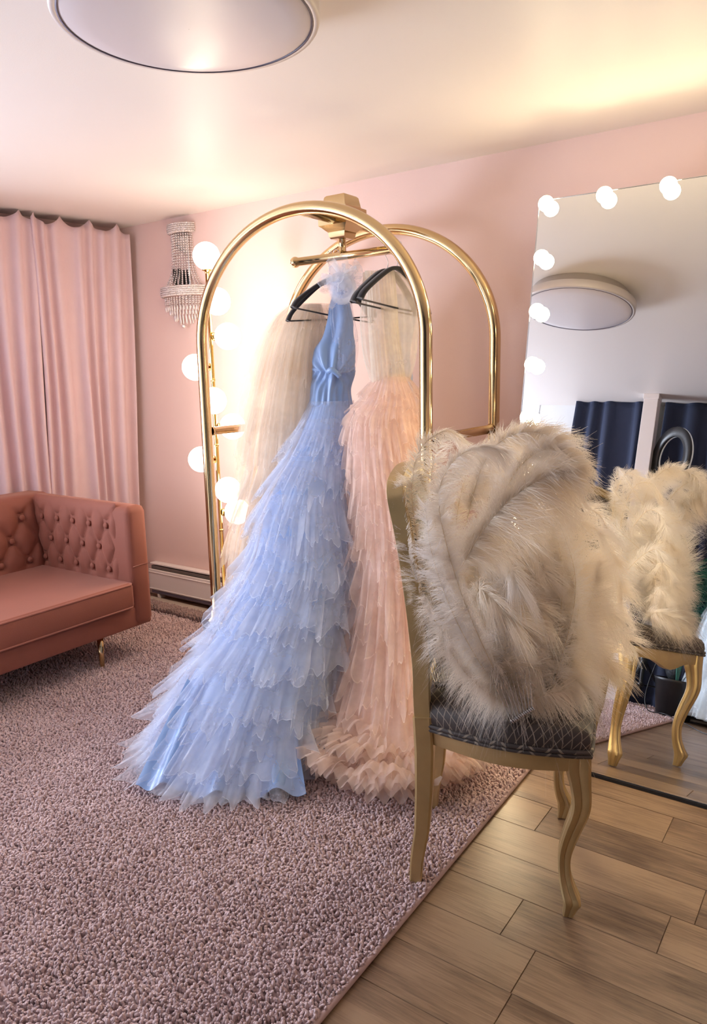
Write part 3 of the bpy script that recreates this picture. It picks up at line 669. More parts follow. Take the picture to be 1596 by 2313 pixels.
# ------------------------------------------------------------------ gilt chair
CO = np.array([.39, 2.027, 0]); CRZ = math.atan2(-.235, .972); SDV = np.array([.235, .972, 0]); FWV = np.array([.972, -.235, 0])
t = thing('gilt_dining_chair', 'gold painted carved chair with charcoal trellis fabric seat holding white feather fans', 'chair', CO, rz=CRZ)
chair = t
xs = lambda z: np.interp(z, [0, .1, .3, .45, .55, .65, .8, .95, 1.05, 1.12, 1.19, 1.23], [-.186, -.180, -.170, -.168, -.176, -.178, -.192, -.208, -.222, -.238, -.250, -.255])
ys = lambda z: np.interp(z, [0, .3, .5, .7, .9, 1.05], [.186, .184, .182, .176, .186, .203])
sec_r = np.array([(-1, -.75), (-.8, -1), (.8, -1), (1, -.75), (1, .75), (.8, 1), (-.8, 1), (-1, .75)])
for s in (-1, 1):                                   # rear legs
    P = [(xs(z)+(-.010 if z < .1 else 0), s*ys(z), z) for z in (0.0, .08, .18, .3, .42, .52)]
    o_ = MB().tube(P, [.017, .0185, .021, .024, .026, .026], sec=sec_r, up=(1, 0, 0)).build('leg', M['gold_paint'], t); smooth_by_angle(o_, 30)
# back frame: carved moulded loop
loop = [(ys(z), z) for z in np.linspace(.47, 1.065, 14)]+[(.203, 1.095), (.196, 1.126), (.174, 1.146), (.138, 1.156), (.09, 1.163), (.045, 1.167), (0, 1.168)]
full = [(xs(z), y, z) for y, z in loop]; full += [(xs(z), -y, z) for y, z in loop[::-1][1:]]
full = catmull(full, 90)
mold = np.array([(-1, -.5), (-.85, -.62), (-.2, -.62), (0, -.50), (.25, -.62), (.75, -.62), (1, -.4), (1, .4), (.75, .62), (-.85, .62), (-1, .5)])
# section x points along the frame normal; build each ring by hand so the moulding keeps facing forward
tg = np.gradient(full, axis=0); tg /= np.linalg.norm(tg, axis=1)[:, None]; rows = []
cz = .85
for i, p in enumerate(full):
    fwd = np.array([1., 0, .12]); fwd -= (fwd@tg[i])*tg[i]; fwd /= np.linalg.norm(fwd)
    inn = np.cross(tg[i], fwd); 
    if inn@(np.array([p[0], 0, cz])-p) < 0: inn = -inn
    ring = []
    for (a, b) in [(-1, -.9), (-.95, -1), (.95, -1), (1, -.8), (1, -.35), (.80, -.2), (.80, .05), (1, .2), (1, .6), (.7, 1), (-.7, 1), (-1, .9)]:
        ring.append(p+fwd*a*.022+inn*b*.019)
    rows.append(ring)
q = MB(); q.grid(np.array(rows), closed_v=True); q.f += [tuple(range(12)), tuple((len(full)-1)*12+j for j in range(11, -1, -1))]; q.mi += [0, 0]
bf = smooth_by_angle(q.build('back_frame', M['gold_paint'], t), 40)
P = [(xs(.585)-.0, y, .585+.012*math.cos(y/.17*PI/2)) for y in np.linspace(-.17, .17, 9)]
smooth_by_angle(MB().tube(P, .018, sec=np.array([(-1, -1), (1, -1), (1, .6), (.6, 1), (-.6, 1), (-1, .6)]), up=(1, 0, 0)).build('lower_rail', M['gold_paint'], bf), 30)
# padded back, both faces
def pad_pts(sgn):
    nz, ny = 26, 18; G_ = np.zeros((nz, ny, 3)); uv = []
    for i, v in enumerate(np.linspace(0, 1, nz)):
        z = .60+v*.552
        if z < 1.06: w = ys(z)-.010
        else: w = .195*math.sqrt(max(.0, 1-((z-1.06)/.098)**2.4))
        for j, u in enumerate(np.linspace(-1, 1, ny)):
            y = u*w; bul = .026*(1-u**4)*(1-(2*v-1)**6)
            G_[i, j] = (xs(z)+sgn*(.004+bul), y, z); uv.append((y, z))
    return G_, uv
q = MB(); g1, u1 = pad_pts(1); g2, u2 = pad_pts(-1); q.grid(g1[:, ::-1] if False else g1); q.grid(g2[:, ::-1]); u2 = np.array(u2).reshape(26, 18, 2)[:, ::-1].reshape(-1, 2)
q.build('back_pad', M['trellis'], t, uv=np.vstack([u1, u2]))
# seat rails: bowed sides and serpentine front
def seat_outline(grow=0., n=15):
    P = []
    for k in np.linspace(-1, 1, n): P.append((.250+grow+.022*(1-k*k), k*(.262+grow)*.99))          # front, from near (-y) to far
    for k in np.linspace(0, 1, n)[1:-1]: P.append((.250-.43*k, (.262-.075*k)+grow+.036*math.sin(PI*min(1, k*1.05))*.9))
    for k in np.linspace(1, -1, n): P.append((-.185-grow*.3, k*(.180+grow)))
    for k in np.linspace(1, 0, n)[1:-1]: P.append((.250-.43*k, -((.262-.075*k)+grow+.036*math.sin(PI*min(1, k*1.05))*.9)))
    return np.array(P)
so = seat_outline(0); n_ = len(so); ns = 15
si = so*np.array([.90, .90]); 
def rail(name, idx, zt=.487, drop=lambda k: .437):
    q = MB(); rows = []
    for i, j in enumerate(idx):
        k = i/(len(idx)-1); zb_ = drop(k)
        rows.append([(*so[j], zb_), (*(so[j]*1.004), zb_+.008), (*(so[j]*1.004), zt-.004), (*so[j], zt), (*(so[j]-(so[j]-si[j])), zt), (*si[j], zb_)])
    q.grid(np.array(rows), closed_v=True); q.f += [tuple(range(6)), tuple((len(idx)-1)*6+a for a in range(5, -1, -1))]; q.mi += [0, 0]
    return smooth_by_angle(q.build(name, M['gold_paint'], t), 30)
rail('seat_rail', list(range(0, ns)), drop=lambda k: .440-.034*math.exp(-((k-.5)/.16)**2)-.018*math.exp(-((k-.5)/.5)**8)*0)
rail('seat_rail', list(range(ns-1, 2*ns-2)), drop=lambda k: .437+.004*math.cos(k*6)); rail('seat_rail', list(range(2*ns-2, 3*ns-2)))
rail('seat_rail', list(range(3*ns-3, 4*ns-4))+[0], drop=lambda k: .437+.004*math.cos(k*6))
# cabriole front legs
leg_c = [(.484, .232, .030), (.44, .232, .031), (.40, .238, .0265), (.35, .243, .0235), (.31, .238, .0225), (.265, .226, .021), (.21, .213, .0185), (.165, .207, .0160), (.12, .210, .0165), (.085, .219, .0195), (.062, .228, .0225), (.050, .230, .0225), (.030, .226, .0175), (.004, .221, .0135)]
sq_sec = np.array([(-1, -.75), (-.75, -1), (-.15, -1), (0, -.88), (.15, -1), (.75, -1), (1, -.75), (1, -.15), (.88, 0), (1, .15), (1, .75), (.75, 1), (.15, 1), (0, .9), (-.15, 1), (-.75, 1), (-1, .75), (-1, .15), (-.9, 0), (-1, -.15)])
for s in (-1, 1):
    rows = []
    leg_s = catmull(leg_c[:11], 34).tolist()+[list(q_) for q_ in leg_c[11:]]
    for z, x, r in leg_s:
        y = s*(.236+(x-.232)*.75+(.0 if z < .4 else .0)); rows.append([(x+a*r, y+b*r, z) for a, b in sq_sec])
    q = MB(); q.grid(np.array(rows)[::-1], closed_v=True); m = len(sq_sec); q.f += [tuple(range(m-1, -1, -1)), tuple((len(leg_s)-1)*m+j for j in range(m))]; q.mi += [0, 0]
    smooth_by_angle(q.build('leg', M['gold_paint'], t), 40)
# upholstered seat
out = seat_outline(.004); zs_ = [(1.0, .487), (1.012, .498), (1.018, .515), (1.005, .535), (.97, .550), (.90, .560), (.75, .568), (.5, .574), (.25, .577), (.001, .578)]
rows = []; uv = []; arc = 0; pz = None
for sc_, z in zs_:
    rows.append([(x*sc_, y*sc_, z) for x, y in out])
    for x, y in out:
        L_ = math.hypot(x, y); ext = (.578-z)*.9; uv.append((x*sc_+x/L_*ext, y*sc_+y/L_*ext))
q = MB(); q.grid(np.array(rows), closed_v=True); st = q.build('seat', M['trellis'], t, uv=uv)
for (sc_, z, r) in ((1.018, .497, .0065), (1.022, .486, .0055)):
    q = MB(); q.tube([(x*sc_, y*sc_, z) for x, y in out], r, 8, closed=True)
    nn_ = len(out); uvp = [(i*.012, j*.003) for i in range(nn_) for j in range(8)]
    q.build('piping', M['trellis'], st, uv=uvp)

# ------------------------------------------------------------------ hangers on the cart bar
cu_, cv_ = np.array([.8176, -.5758, 0]), np.array([.5758, .8176, 0])
def barpt(u, v=0, z=0): return PU+cu_*u+cv_*(CS/2+v)+np.array([0, 0, z])
def hanger(u, drop, tilt, label, swing=0):
    o = barpt(u); t = thing('clothes_hanger', label, 'hanger', (o[0], o[1], 1.958), rz=math.atan2(cv_[1], cv_[0])+swing, group='black velvet hangers on the brass bar')
    # local x runs along the shoulders, z down from the top of the bar
    hk = [(0, .006, -drop-.0), (0, .0, -.07), (0, .012, -.045), (0, .020, -.02), (0, .015, .0015), (0, 0, .007), (0, -.018, .0), (0, -.023, -.018)]
    MB().tube(catmull(hk, 40), .0017, 8).build('hook', M['steel'], t)
    ct, s_ = math.cos(tilt), math.sin(tilt)
    def rt(x, z): return (x*ct-z*s_, 0, -drop+x*s_+z*ct)
    A = [rt(-.215, -.155), rt(-.19, -.118), rt(-.12, -.060), rt(-.05, -.012), rt(0, 0), rt(.05, -.012), rt(.12, -.060), rt(.19, -.118), rt(.215, -.155)]
    sec = np.array([(-.42, -1), (.42, -1), (.55, 0), (.42, 1), (-.42, 1), (-.55, 0)])
    MB().tube(catmull(A, 40), .0145, sec=sec, up=(0, 1, 0)).build('shoulder_bar', M['black_velvet'], t)
    MB().tube([rt(-.21, -.155), rt(0, -.158), rt(.21, -.155)], .006, sec=sec*np.array([1, 1.0]), up=(0, 1, 0)).build('trouser_bar', M['black_velvet'], t)
    return t
hanger(.505, .125, .06, swing=-.5, label='black velvet hanger carrying the cream tulle gown, nearest the bar left end')
hanger(.54, .115, -.12, swing=-.3, label='black velvet hanger behind the blue gown flower')
hanger(.805, .105, -.08, swing=-.10, label='black velvet hanger showing through the sheer blush gown bodice')
hanger(.852, .10, -.10, swing=-.16, label='black velvet hanger with the pale blue dress at the bar right end')

# ------------------------------------------------------------------ gowns
def stations(St):
    St = np.array(St, float); 
    def f(t):
        t = np.clip(t, 0, 1)*(len(St)-1); i = int(min(t, len(St)-2)); k = t-i
        Q = np.vstack([2*St[0]-St[1], St, 2*St[-1]-St[-2]]); a, b, c, d = Q[i:i+4]
        return .5*((2*b)+(-a+c)*k+(2*a-5*b+4*c-d)*k*k+(-a+3*b-3*c+d)*k**3)
    return f
# station: (cx, cy, z, half width, front depth, back depth)
def surf(f, t, th, off=0, zmin=.034):
    """points of the garment surface at scalar t for an array of angles"""
    cx, cy, z, hx_, hf, hb = f(t); s = np.sin(th); c = np.cos(th)
    hy = np.where(s > 0, hf, hb)
    P = np.stack([cx+(hx_+off)*c, cy-(hy+off)*s, np.full_like(th, z)], -1)
    return P
def tier(f, t0, t1, n, rows, seed, wave, nfold, rag, th0, th1, off0, off1, zmin, hem=True):
    g = np.random.default_rng(seed); th = np.linspace(th0, th1, n); P = np.zeros((rows, n, 3))
    ph = vnoise(th*5, seed)*2.5; rg = (vnoise(th*9, seed+1)*.6+vnoise(th*31, seed+2)*.4)*rag
    amp = .5+.5*vnoise(th*4, seed+5)
    ks_ = list(np.linspace(0, 1, rows))+([1.02] if hem else []); P = np.zeros((len(ks_), n, 3))
    for i, k in enumerate(ks_):
        tt = t0+(t1-t0)*k*(1+rg)
        w = np.sin(th*nfold+ph*2+k*.9)*(.35+.65*amp)+.45*np.sin(th*nfold*2.3+seed+k)
        sh = vnoise(th*14+3, seed+7)*.012*k
        o = off0+(off1-off0)*k+wave*(k**1.1)*w
        for j in range(n):
            cx, cy, z, hx_, hf, hb = f(min(tt[j], 1.06)); s = math.sin(th[j]+sh[j]); c = math.cos(th[j]+sh[j]); hy = hf if s > 0 else hb
            P[i, j] = (cx+(hx_+o[j])*c, cy-(hy+o[j])*s, max(zmin+.010*(1+w[j])*k, z))
    return P
def netbuild(P, name, mt, root):
    a, b = P.shape[:2]; q = MB(); q.grid(P); q.mi = [1 if i >= a-2 else 0 for i in range(a-1) for j in range(b-1)]
    return q.build(name, [mt, M.get({'pale blue tulle': 'edge_blue', 'blush tulle': 'edge_blush', 'cream tulle': 'edge_cream', 'white tulle': 'edge_white'}.get(mt.name, 'edge_cream'))], root)
def skirt(root, f, mt, mlin, tiers, seed, th0, th1, n, drop, wave, nfold, rag, zmin=.034, t_start=.02, lin_off=-.012, name='tulle_tier', spread=.05, rows=6):
    ths = np.linspace(0, 2*PI, 72, endpoint=False); R_ = []
    for tt in np.linspace(0, 1, 30):
        P = surf(f, tt, ths, lin_off); fold = .010*np.sin(ths*11+tt*3)*(tt**.8); cx, cy = f(tt)[:2]
        d = P[:, :2]-np.array([cx, cy]); P[:, :2] += d*fold[:, None]*3; P[:, 2] = np.maximum(P[:, 2], zmin); R_.append(P)
    MB().grid(np.array(R_), closed_v=True).build('lining', mlin, root)
    for i in range(tiers):
        k = i/(tiers-1); t0 = t_start+(1-t_start-drop*.75)*k**.93
        netbuild(tier(f, t0, t0+drop*(1.0+.25*k), n, rows, seed+i*7, wave*(.5+.8*k), nfold, rag, th0, th1, .004, .018+spread*k, zmin), name, mt, root)
def bodice(name, root, f, mt, n=72, rows=40, relief=None, th0=0, th1=2*PI):
    th = np.linspace(th0, th1, n, endpoint=abs(th1-th0-2*PI) > 1e-6); R_ = []
    for k in np.linspace(0, 1, rows):
        P = surf(f, k, th)
        if relief is not None:
            o = relief(k, th); cx, cy = f(k)[:2]; d = P[:, :2]-np.array([cx, cy]); d /= np.linalg.norm(d, axis=1)[:, None]+1e-9; P[:, :2] += d*o[:, None]
        R_.append(P)
    return MB().grid(np.array(R_), closed_v=abs(th1-th0-2*PI) < 1e-6).build(name, mt, root)

# --- blue gown
t = thing('blue_gown', 'light blue gown with satin halter bodice, tulle flower and tiered train', 'gown', (0, 0, 0)); blue = t
fb = stations([(-.086, 3.30, 1.323, .094, .07, .07), (-.124, 3.24, 1.146, .125, .11, .10), (-.183, 3.12, .914, .188, .17, .13), (-.205, 3.02, .689, .222, .23, .13), (-.275, 2.92, .493, .255, .28, .12),
               (-.360, 2.82, .306, .285, .32, .12), (-.430, 2.72, .129, .318, .35, .13), (-.465, 2.655, .036, .330, .36, .16)])
skirt(t, fb, M['tulle_blue'], M['satin_blue'], 12, 31, -.25, PI+.25, 340, .135, .024, 23, .20, t_start=.0, spread=.035, rows=7)
for i in range(9):            # second, looser net layer, shorter and more broken
    k = i/8; t0 = .06+.80*k
    netbuild(tier(fb, t0, t0+.10, 260, 6, 400+i*5, .034*(.5+k), 15, .45, -.2, PI+.2, .010, .045+.045*k, .036), 'tulle_overlay', M['tulle_blue'], t)
fbd = stations([(-.036, 3.33, 1.80, .024, .014, .014), (-.040, 3.32, 1.729, .045, .022, .02), (-.039, 3.315, 1.669, .055, .03, .028), (-.050, 3.31, 1.60, .066, .042, .036), (-.066, 3.305, 1.544, .090, .055, .045),
                (-.073, 3.30, 1.48, .093, .06, .05), (-.074, 3.30, 1.436, .094, .058, .05), (-.089, 3.30, 1.371, .090, .056, .05), (-.090, 3.30, 1.305, .097, .066, .06)])
def rel(k, th):
    x = np.cos(th); fr = np.clip(np.sin(th), 0, 1)**.6
    kk = .72; d = np.abs(k-kk); spread_ = .10+.9*d
    o = .010*np.sin((x+.1)/spread_*2.6)*np.exp(-((k-.45)/.45)**2)*fr
    o += .018*np.exp(-((x+.05)**2/.05+(k-kk)**2/.004))*fr
    o -= .012*np.exp(-((k-(kk+.07))**2/.002))*fr*(1-np.exp(-(x+.05)**2/.03))
    o += .004*np.sin(x*23+k*9)*np.clip((k-kk)*5, 0, 1)*fr
    return o
bodice('bodice', t, fbd, M['satin_blue'], rows=70, n=96, relief=rel)
fov = stations([(-.030, 3.325, 1.80, .034, .028, .02), (-.034, 3.315, 1.70, .050, .036, .03), (-.022, 3.30, 1.58, .058, .06, .045), (-.03, 3.295, 1.46, .052, .075, .05), (-.05, 3.29, 1.44, .02, .078, .05)])
bodice('sheer_overlay', t, fov, M['tulle_blue'], th0=.2, th1=PI-.1, rows=20, relief=lambda k, th: .006*np.sin(th*19+k*4)*(1-k))
q = MB(); q.tube(catmull([(-.10, 3.245, 1.445), (-.082, 3.225, 1.455), (-.058, 3.228, 1.440), (-.045, 3.238, 1.425)], 14), [.004]+[.012]*12+[.004], 10); q.build('knot', M['satin_blue'], t)
# tulle flower
fl_ = MB(); fc_ = np.array([-.025, 3.26, 1.828]); g = np.random.default_rng(5)
for i in range(46):
    d = g.normal(size=3); d[1] -= .5; d /= np.linalg.norm(d); u = np.cross(d, g.normal(size=3)); u /= np.linalg.norm(u); v = np.cross(d, u)
    Lp = g.uniform(.055, .125); wp = g.uniform(.018, .036); cu2 = g.uniform(.6, 1.4); P = np.zeros((10, 5, 3))
    for a in range(10):
        k = a/9; c = fc_+d*Lp*math.sin(k*PI*.62)/math.sin(PI*.5)*1.0+u*Lp*.45*(1-math.cos(k*PI*cu2))*.6
        for b in range(5):
            w = (b/4-.5)*2; P[a, b] = c+v*w*wp*math.sin(PI*(.12+.8*k))+u*.006*math.sin(w*3+i)
    fl_.grid(P)
fl_.build('tulle_flower', M['tulle_blue'], t)
fl2 = MB()
for i in range(14):
    a = i*.449; P = np.zeros((12, 4, 3)); r0 = .012+.003*i
    for j in range(12):
        b = a+j*.32; 
        for k in range(4): P[j, k] = (fc_[0]-.01+math.cos(b)*(r0+k*.006), fc_[1]-.075-.012*math.cos(j*.5)+k*.006, fc_[2]-.045+math.sin(b)*(r0+k*.007))
    fl2.grid(P)
fl2.build('rosette', M['tulle_blue'], t)
# satin hem panels on the rug at the front of the train
for i, (x0, y0, w, L_, a) in enumerate([(-.70, 2.33, .15, .30, .35), (-.49, 2.275, .17, .36, .10), (-.27, 2.285, .18, .36, -.12)]):
    P = np.zeros((14, 12, 3))
    for p in range(14):
        for r_ in range(12):
            u = (p/13-.5); v = r_/11; x = x0+u*w*(1-.45*v)+math.sin(a)*v*L_; y = y0+.05*abs(u)*(1 if i < 2 else .4)+v*L_*math.cos(a); z = .040+v*.27+.016*math.sin(u*9+i)*(1-v*.3)+.03*(1-4*u*u)*.6*(1-v)
            P[p, r_] = (x, y, z)
    o_ = MB().grid(P).build('satin_panel', M['satin_blue'], t)

# --- blush gown
t = thing('blush_gown', 'blush peach tiered tulle gown with sheer straps, pooled on the rug behind the chair', 'gown', (0, 0, 0))
fp = stations([(.172, 3.20, 1.43, .066, .06, .06), (.164, 3.17, 1.332, .115, .10, .09), (.142, 3.13, 1.242, .148, .13, .11), (.150, 3.06, 1.064, .158, .15, .12), (.163, 3.00, .887, .162, .17, .12), (.172, 2.93, .712, .168, .19, .12),
               (.168, 2.84, .462, .195, .22, .12), (.150, 2.71, .236, .225, .25, .12), (.140, 2.60, .111, .25, .25, .13), (.140, 2.56, .036, .265, .22, .16)])
skirt(t, fp, M['tulle_blush'], M['lining_blush'], 18, 900, -.35, PI+.35, 320, .09, .032, 15, .42, t_start=.01, spread=.035, rows=7)
fs = stations([(.134, 3.205, 1.850, .070, .02, .02), (.170, 3.20, 1.768, .110, .03, .03), (.166, 3.20, 1.661, .120, .04, .04), (.167, 3.20, 1.516, .110, .05, .05), (.168, 3.20, 1.40, .080, .06, .06)])
bodice('sheer_bodice', t, fs, M['sheer_cream'], relief=lambda k, th: .005*np.sin(th*17+k*2), rows=26)
fs2 = stations([(.128, 3.18, 1.853, .058, .01, .012), (.136, 3.17, 1.74, .060, .014, .012), (.142, 3.165, 1.60, .062, .018, .012), (.16, 3.16, 1.40, .07, .03, .012)])
bodice('strap_panel', t, fs2, M['sheer_cream'], relief=lambda k, th: .004*np.sin(th*23+k*2), rows=26)
g = np.random.default_rng(11); pf = MB()           # crumpled pile of net at the hem
for i in range(120):
    a = g.uniform(-.4, PI+.4); r = g.uniform(.10, .27); c = np.array([.14+r*1.05*math.cos(a), 2.54-r*.9*math.sin(a), .05+g.uniform(0, .24)*(1-r/.32)])
    d = np.array([math.cos(a), -math.sin(a), g.uniform(-.1, .7)]); d /= np.linalg.norm(d); u = np.cross(d, (0, 0, 1.)); u /= np.linalg.norm(u); v = np.cross(u, d); L_ = g.uniform(.07, .13); w = g.uniform(.05, .10)
    P = np.zeros((8, 13, 3)); f0 = g.uniform(2, 4); p0_ = g.uniform(0, 6)
    for x in range(8):
        for y in range(13):
            k = x/7; s_ = (y/12-.5)*2; q_ = c+d*L_*k+u*w*s_*(.35+.65*k)+v*(.016*math.sin(s_*f0*3+p0_)*k+.03*math.sin(k*PI)); q_[2] = max(q_[2], .036); P[x, y] = q_
    pf.grid(P)
o_ = pf.build('hem_ruffle', M['tulle_blush'], t)

# --- cream gown
t = thing('cream_gown', 'cream tulle gown with puffed layers hanging behind the blue gown at left', 'gown', (0, 0, 0))
fc2 = stations([(-.175, 3.42, 1.745, .085, .06, .06), (-.195, 3.42, 1.684, .120, .08, .08), (-.225, 3.42, 1.568, .141, .10, .10), (-.266, 3.42, 1.332, .159, .12, .11), (-.294, 3.42, 1.131, .172, .13, .12), (-.305, 3.42, 1.008, .172, .14, .12),
                (-.331, 3.43, .863, .191, .15, .12), (-.350, 3.44, .715, .210, .16, .12), (-.365, 3.46, .520, .225, .16, .12), (-.365, 3.47, .40, .23, .15, .12)])
skirt(t, fc2, M['tulle_cream'], M['lining_cream'], 9, 1300, -1.0, PI+1.0, 260, .16, .030, 13, .22, t_start=.0, zmin=.335, spread=.02, lin_off=-.035, name='tulle_layer')
for i in range(4):
    MB().grid(tier(fc2, .0+.02*i, .30+.12*i, 160, 8, 1500+i, .03, 13, .3, -.6, PI+1.1, .012, .05, .335)).build('net_veil', tulle('fine net', (.95, .88, .78), .12) if i == 0 else bpy.data.materials['fine net'], t)
# --- pale blue dress
t = thing('pale_blue_dress', 'pale blue sheer dress bodice hanging behind the blush gown at right', 'dress', (0, 0, 0))
fd = stations([(.222, 3.42, 1.78, .05, .015, .015), (.226, 3.42, 1.731, .064, .02, .02), (.223, 3.42, 1.635, .066, .03, .03), (.221, 3.42, 1.519, .044, .04, .04), (.228, 3.42, 1.422, .050, .04, .04), (.228, 3.42, 1.36, .050, .045, .045), (.21, 3.40, 1.0, .08, .06, .06), (.2, 3.40, .5, .10, .08, .06), (.2, 3.40, .35, .10, .08, .06)])
bodice('bodice', t, fd, tulle('pale blue voile', (.62, .74, .88), .6), relief=lambda k, th: .004*np.sin(th*15), rows=40)

# ------------------------------------------------------------------ ostrich feather fans
UPZ = np.array([0, 0, 1.])
def feather(path, nrm, W, nb, seed, parent, curl=.8, droop=.25, wroot=.25, wtip=.55, fl=.25, lenvar=.25, asym=0, wid=.0015, bias=None):
    g = np.random.default_rng(seed); path = np.asarray(path, float); C_ = catmull(path, 60); seg = np.linalg.norm(np.diff(C_, axis=0), axis=1); cum = np.concatenate([[0], np.cumsum(seg)])/seg.sum()
    s = np.sort(g.uniform(.10, 1, nb)); B = np.stack([np.interp(s, cum, C_[:, i]) for i in range(3)], 1)
    Tg = np.gradient(C_, axis=0); Tg /= np.linalg.norm(Tg, axis=1)[:, None]; Tv = np.stack([np.interp(s, cum, Tg[:, i]) for i in range(3)], 1); Tv /= np.linalg.norm(Tv, axis=1)[:, None]
    nrm = np.asarray(nrm, float); Nn = nrm-(Tv@nrm)[:, None]*Tv; Nn /= np.linalg.norm(Nn, axis=1)[:, None]
    side = np.where(g.uniform(size=nb) < .5+asym*.5, 1., -1.); Sd = np.cross(Tv, Nn)*side[:, None]
    sk = s*34+side*50+60; c1 = vnoise(sk, seed+1); c2 = vnoise(sk*1.7, seed+2); c3 = vnoise(sk*1.3, seed+3); c4 = vnoise(sk*.8, seed+4)
    a = np.radians(38+c1*13+g.normal(0, 5, nb))[:, None]+s[:, None]**6*.5
    D = Sd*np.cos(a)+Tv*np.sin(a)+Nn*(c2*1.6*fl+g.normal(0, fl*.45, nb))[:, None]; D /= np.linalg.norm(D, axis=1)[:, None]
    prof = np.interp(s, [0, .12, .35, .75, .92, 1], [wroot, .75, 1, 1, .8, wtip]); Lb = W*prof*(1+lenvar*.7*c4+g.uniform(-.5, .3, nb)*lenvar)
    stray = g.uniform(size=nb) < .04; Lb = np.where(stray, Lb*1.35, Lb)
    K = 7; ks = np.linspace(0, 1, K); bend = (Nn*(.25+.55*c3+g.normal(0, .14, nb))[:, None]*curl+np.array([0, 0, -1.])*(1.6*droop*(1+.6*c1+g.normal(0, .25, nb)))[:, None]+Tv*(.1+.45*c2+g.normal(0, .12, nb))[:, None]*curl)
    if bias is not None: bend += np.array(bias)
    wob = g.normal(0, .06, (nb, 3)); P = []
    wv = np.cross(D, Nn); wv /= np.linalg.norm(wv, axis=1)[:, None]+1e-9
    cph = g.uniform(0, 6.28, nb)[:, None]+c1[:, None]*3; cam_ = .05+.10*g.uniform(size=nb)[:, None]
    for k in ks:
        c = B+D*(Lb*k)[:, None]+(Tv*np.sin(k*4.5+cph)+Nn*np.cos(k*4.5+cph))*cam_*(Lb*k)[:, None]+bend*(Lb*k*k)[:, None]+wob*(Lb*math.sin(k*PI))[:, None]; w = wid*(1-.8*k)*.5
        P += [c-wv*w, c+wv*w]
    V = np.stack(P, 1).reshape(-1, 3); F = np.array([[2*i, 2*i+1, 2*i+3, 2*i+2] for i in range(K-1)]); F = (F[None]+2*K*np.arange(nb)[:, None, None]).reshape(-1, 4)
    o = mesh_from('feather', V, F, M['feather'], parent)
    MB().tube(C_[::3], np.linspace(.0016, .0005, len(C_[::3])), 5).build('quill', M['quill'], o)
    return o
def pp(L): return [at(x, y, Y) for x, y, Y in L]
toCam = np.array([.15, -1, .25])
f2 = thing('ostrich_feather_fan', 'large cream ostrich feather fan standing on the chair seat, clear ribs towards the front edge', 'feather fan', (0, 0, 0)); f1 = thing('ostrich_feather_fan', 'second white ostrich feather fan propped against the chair back, behind the larger one', 'feather fan', (0, 0, 0))
h2 = (1168, 1600, 1.80)
# rear fan plumes
specs1 = [
 ([(1000, 1540, 1.98), (985, 1400, 1.93), (950, 1260, 1.90), (930, 1120, 1.89), (945, 1020, 1.90), (1000, 975, 1.92), (1035, 985, 1.95)], .050, (-.3, -1, .1)),
 ([(1000, 1540, 1.99), (1000, 1380, 1.97), (985, 1200, 1.97), (975, 1060, 2.0), (1010, 985, 2.03), (1050, 1000, 2.06)], .055, (-.2, -1, .2)),
 ([(1010, 1540, 2.0), (1030, 1350, 2.02), (1030, 1180, 2.05), (1060, 1060, 2.08), (1120, 1010, 2.1), (1190, 1040, 2.1)], .065, (0, -1, .3)),
 ([(1010, 1540, 2.0), (1080, 1330, 2.05), (1120, 1150, 2.1), (1180, 1060, 2.12), (1260, 1060, 2.12), (1300, 1120, 2.1)], .07, (0, -1, .3)),
 ([(1010, 1540, 2.02), (1110, 1380, 2.1), (1200, 1230, 2.16), (1280, 1150, 2.18), (1350, 1160, 2.2), (1380, 1220, 2.18)], .07, (0, -1, .3)),
 ([(1010, 1540, 2.02), (1130, 1430, 2.12), (1250, 1320, 2.2), (1350, 1260, 2.22), (1390, 1300, 2.2)], .07, (0, -1, .3)),
 ([(1005, 1540, 1.96), (975, 1430, 1.90), (935, 1300, 1.87), (912, 1180, 1.87), (905, 1090, 1.89)], .034, (-.5, -1, .1)),
 ([(1010, 1550, 1.97), (1020, 1460, 1.92), (1010, 1330, 1.88), (1000, 1200, 1.87), (1010, 1100, 1.88), (1040, 1050, 1.9)], .055, (-.2, -1, .2)),
]
for i, (L_, w_, n_) in enumerate(specs1): feather(pp(L_), n_, w_, 1500, 50+i, f1, droop=.30)
specs2 = [
 # left cascade
 ([(1160, 1600, 1.79), (1085, 1500, 1.77), (1020, 1380, 1.76), (975, 1250, 1.77), (960, 1140, 1.80)], .052, 1700, (-.3, -1, .2), .35),
 ([(1162, 1600, 1.79), (1100, 1480, 1.76), (1045, 1350, 1.75), (1005, 1220, 1.76), (990, 1110, 1.78), (1030, 1035, 1.78), (1090, 1010, 1.77), (1138, 1022, 1.76)], .055, 2300, (-.2, -1, .3), .55),
 ([(1150, 1600, 1.78), (1060, 1530, 1.76), (1000, 1440, 1.77), (960, 1350, 1.79)], .050, 1500, (-.3, -1, .2), .8),
 # the big plume leaning towards the camera
 ([(1030, 1300, 1.78), (1085, 1205, 1.77), (1150, 1130, 1.765), (1225, 1080, 1.76), (1300, 1062, 1.76)], .100, 3600, (-.1, -1, .45), .5),
 # upper plumes
 ([(1050, 1190, 1.88), (1080, 1075, 1.86), (1120, 1005, 1.84), (1185, 975, 1.82), (1250, 990, 1.81), (1308, 1040, 1.80)], .056, 2300, (0, -1, .5), .3),
 ([(1120, 1200, 1.84), (1150, 1090, 1.82), (1200, 1030, 1.80), (1260, 1015, 1.79), (1312, 1065, 1.78)], .060, 2000, (0, -1, .4), .4),
 ([(1080, 1150, 1.93), (1110, 1050, 1.93), (1165, 985, 1.92), (1220, 975, 1.91)], .06, 1600, (0, -1, .4), .3),
]
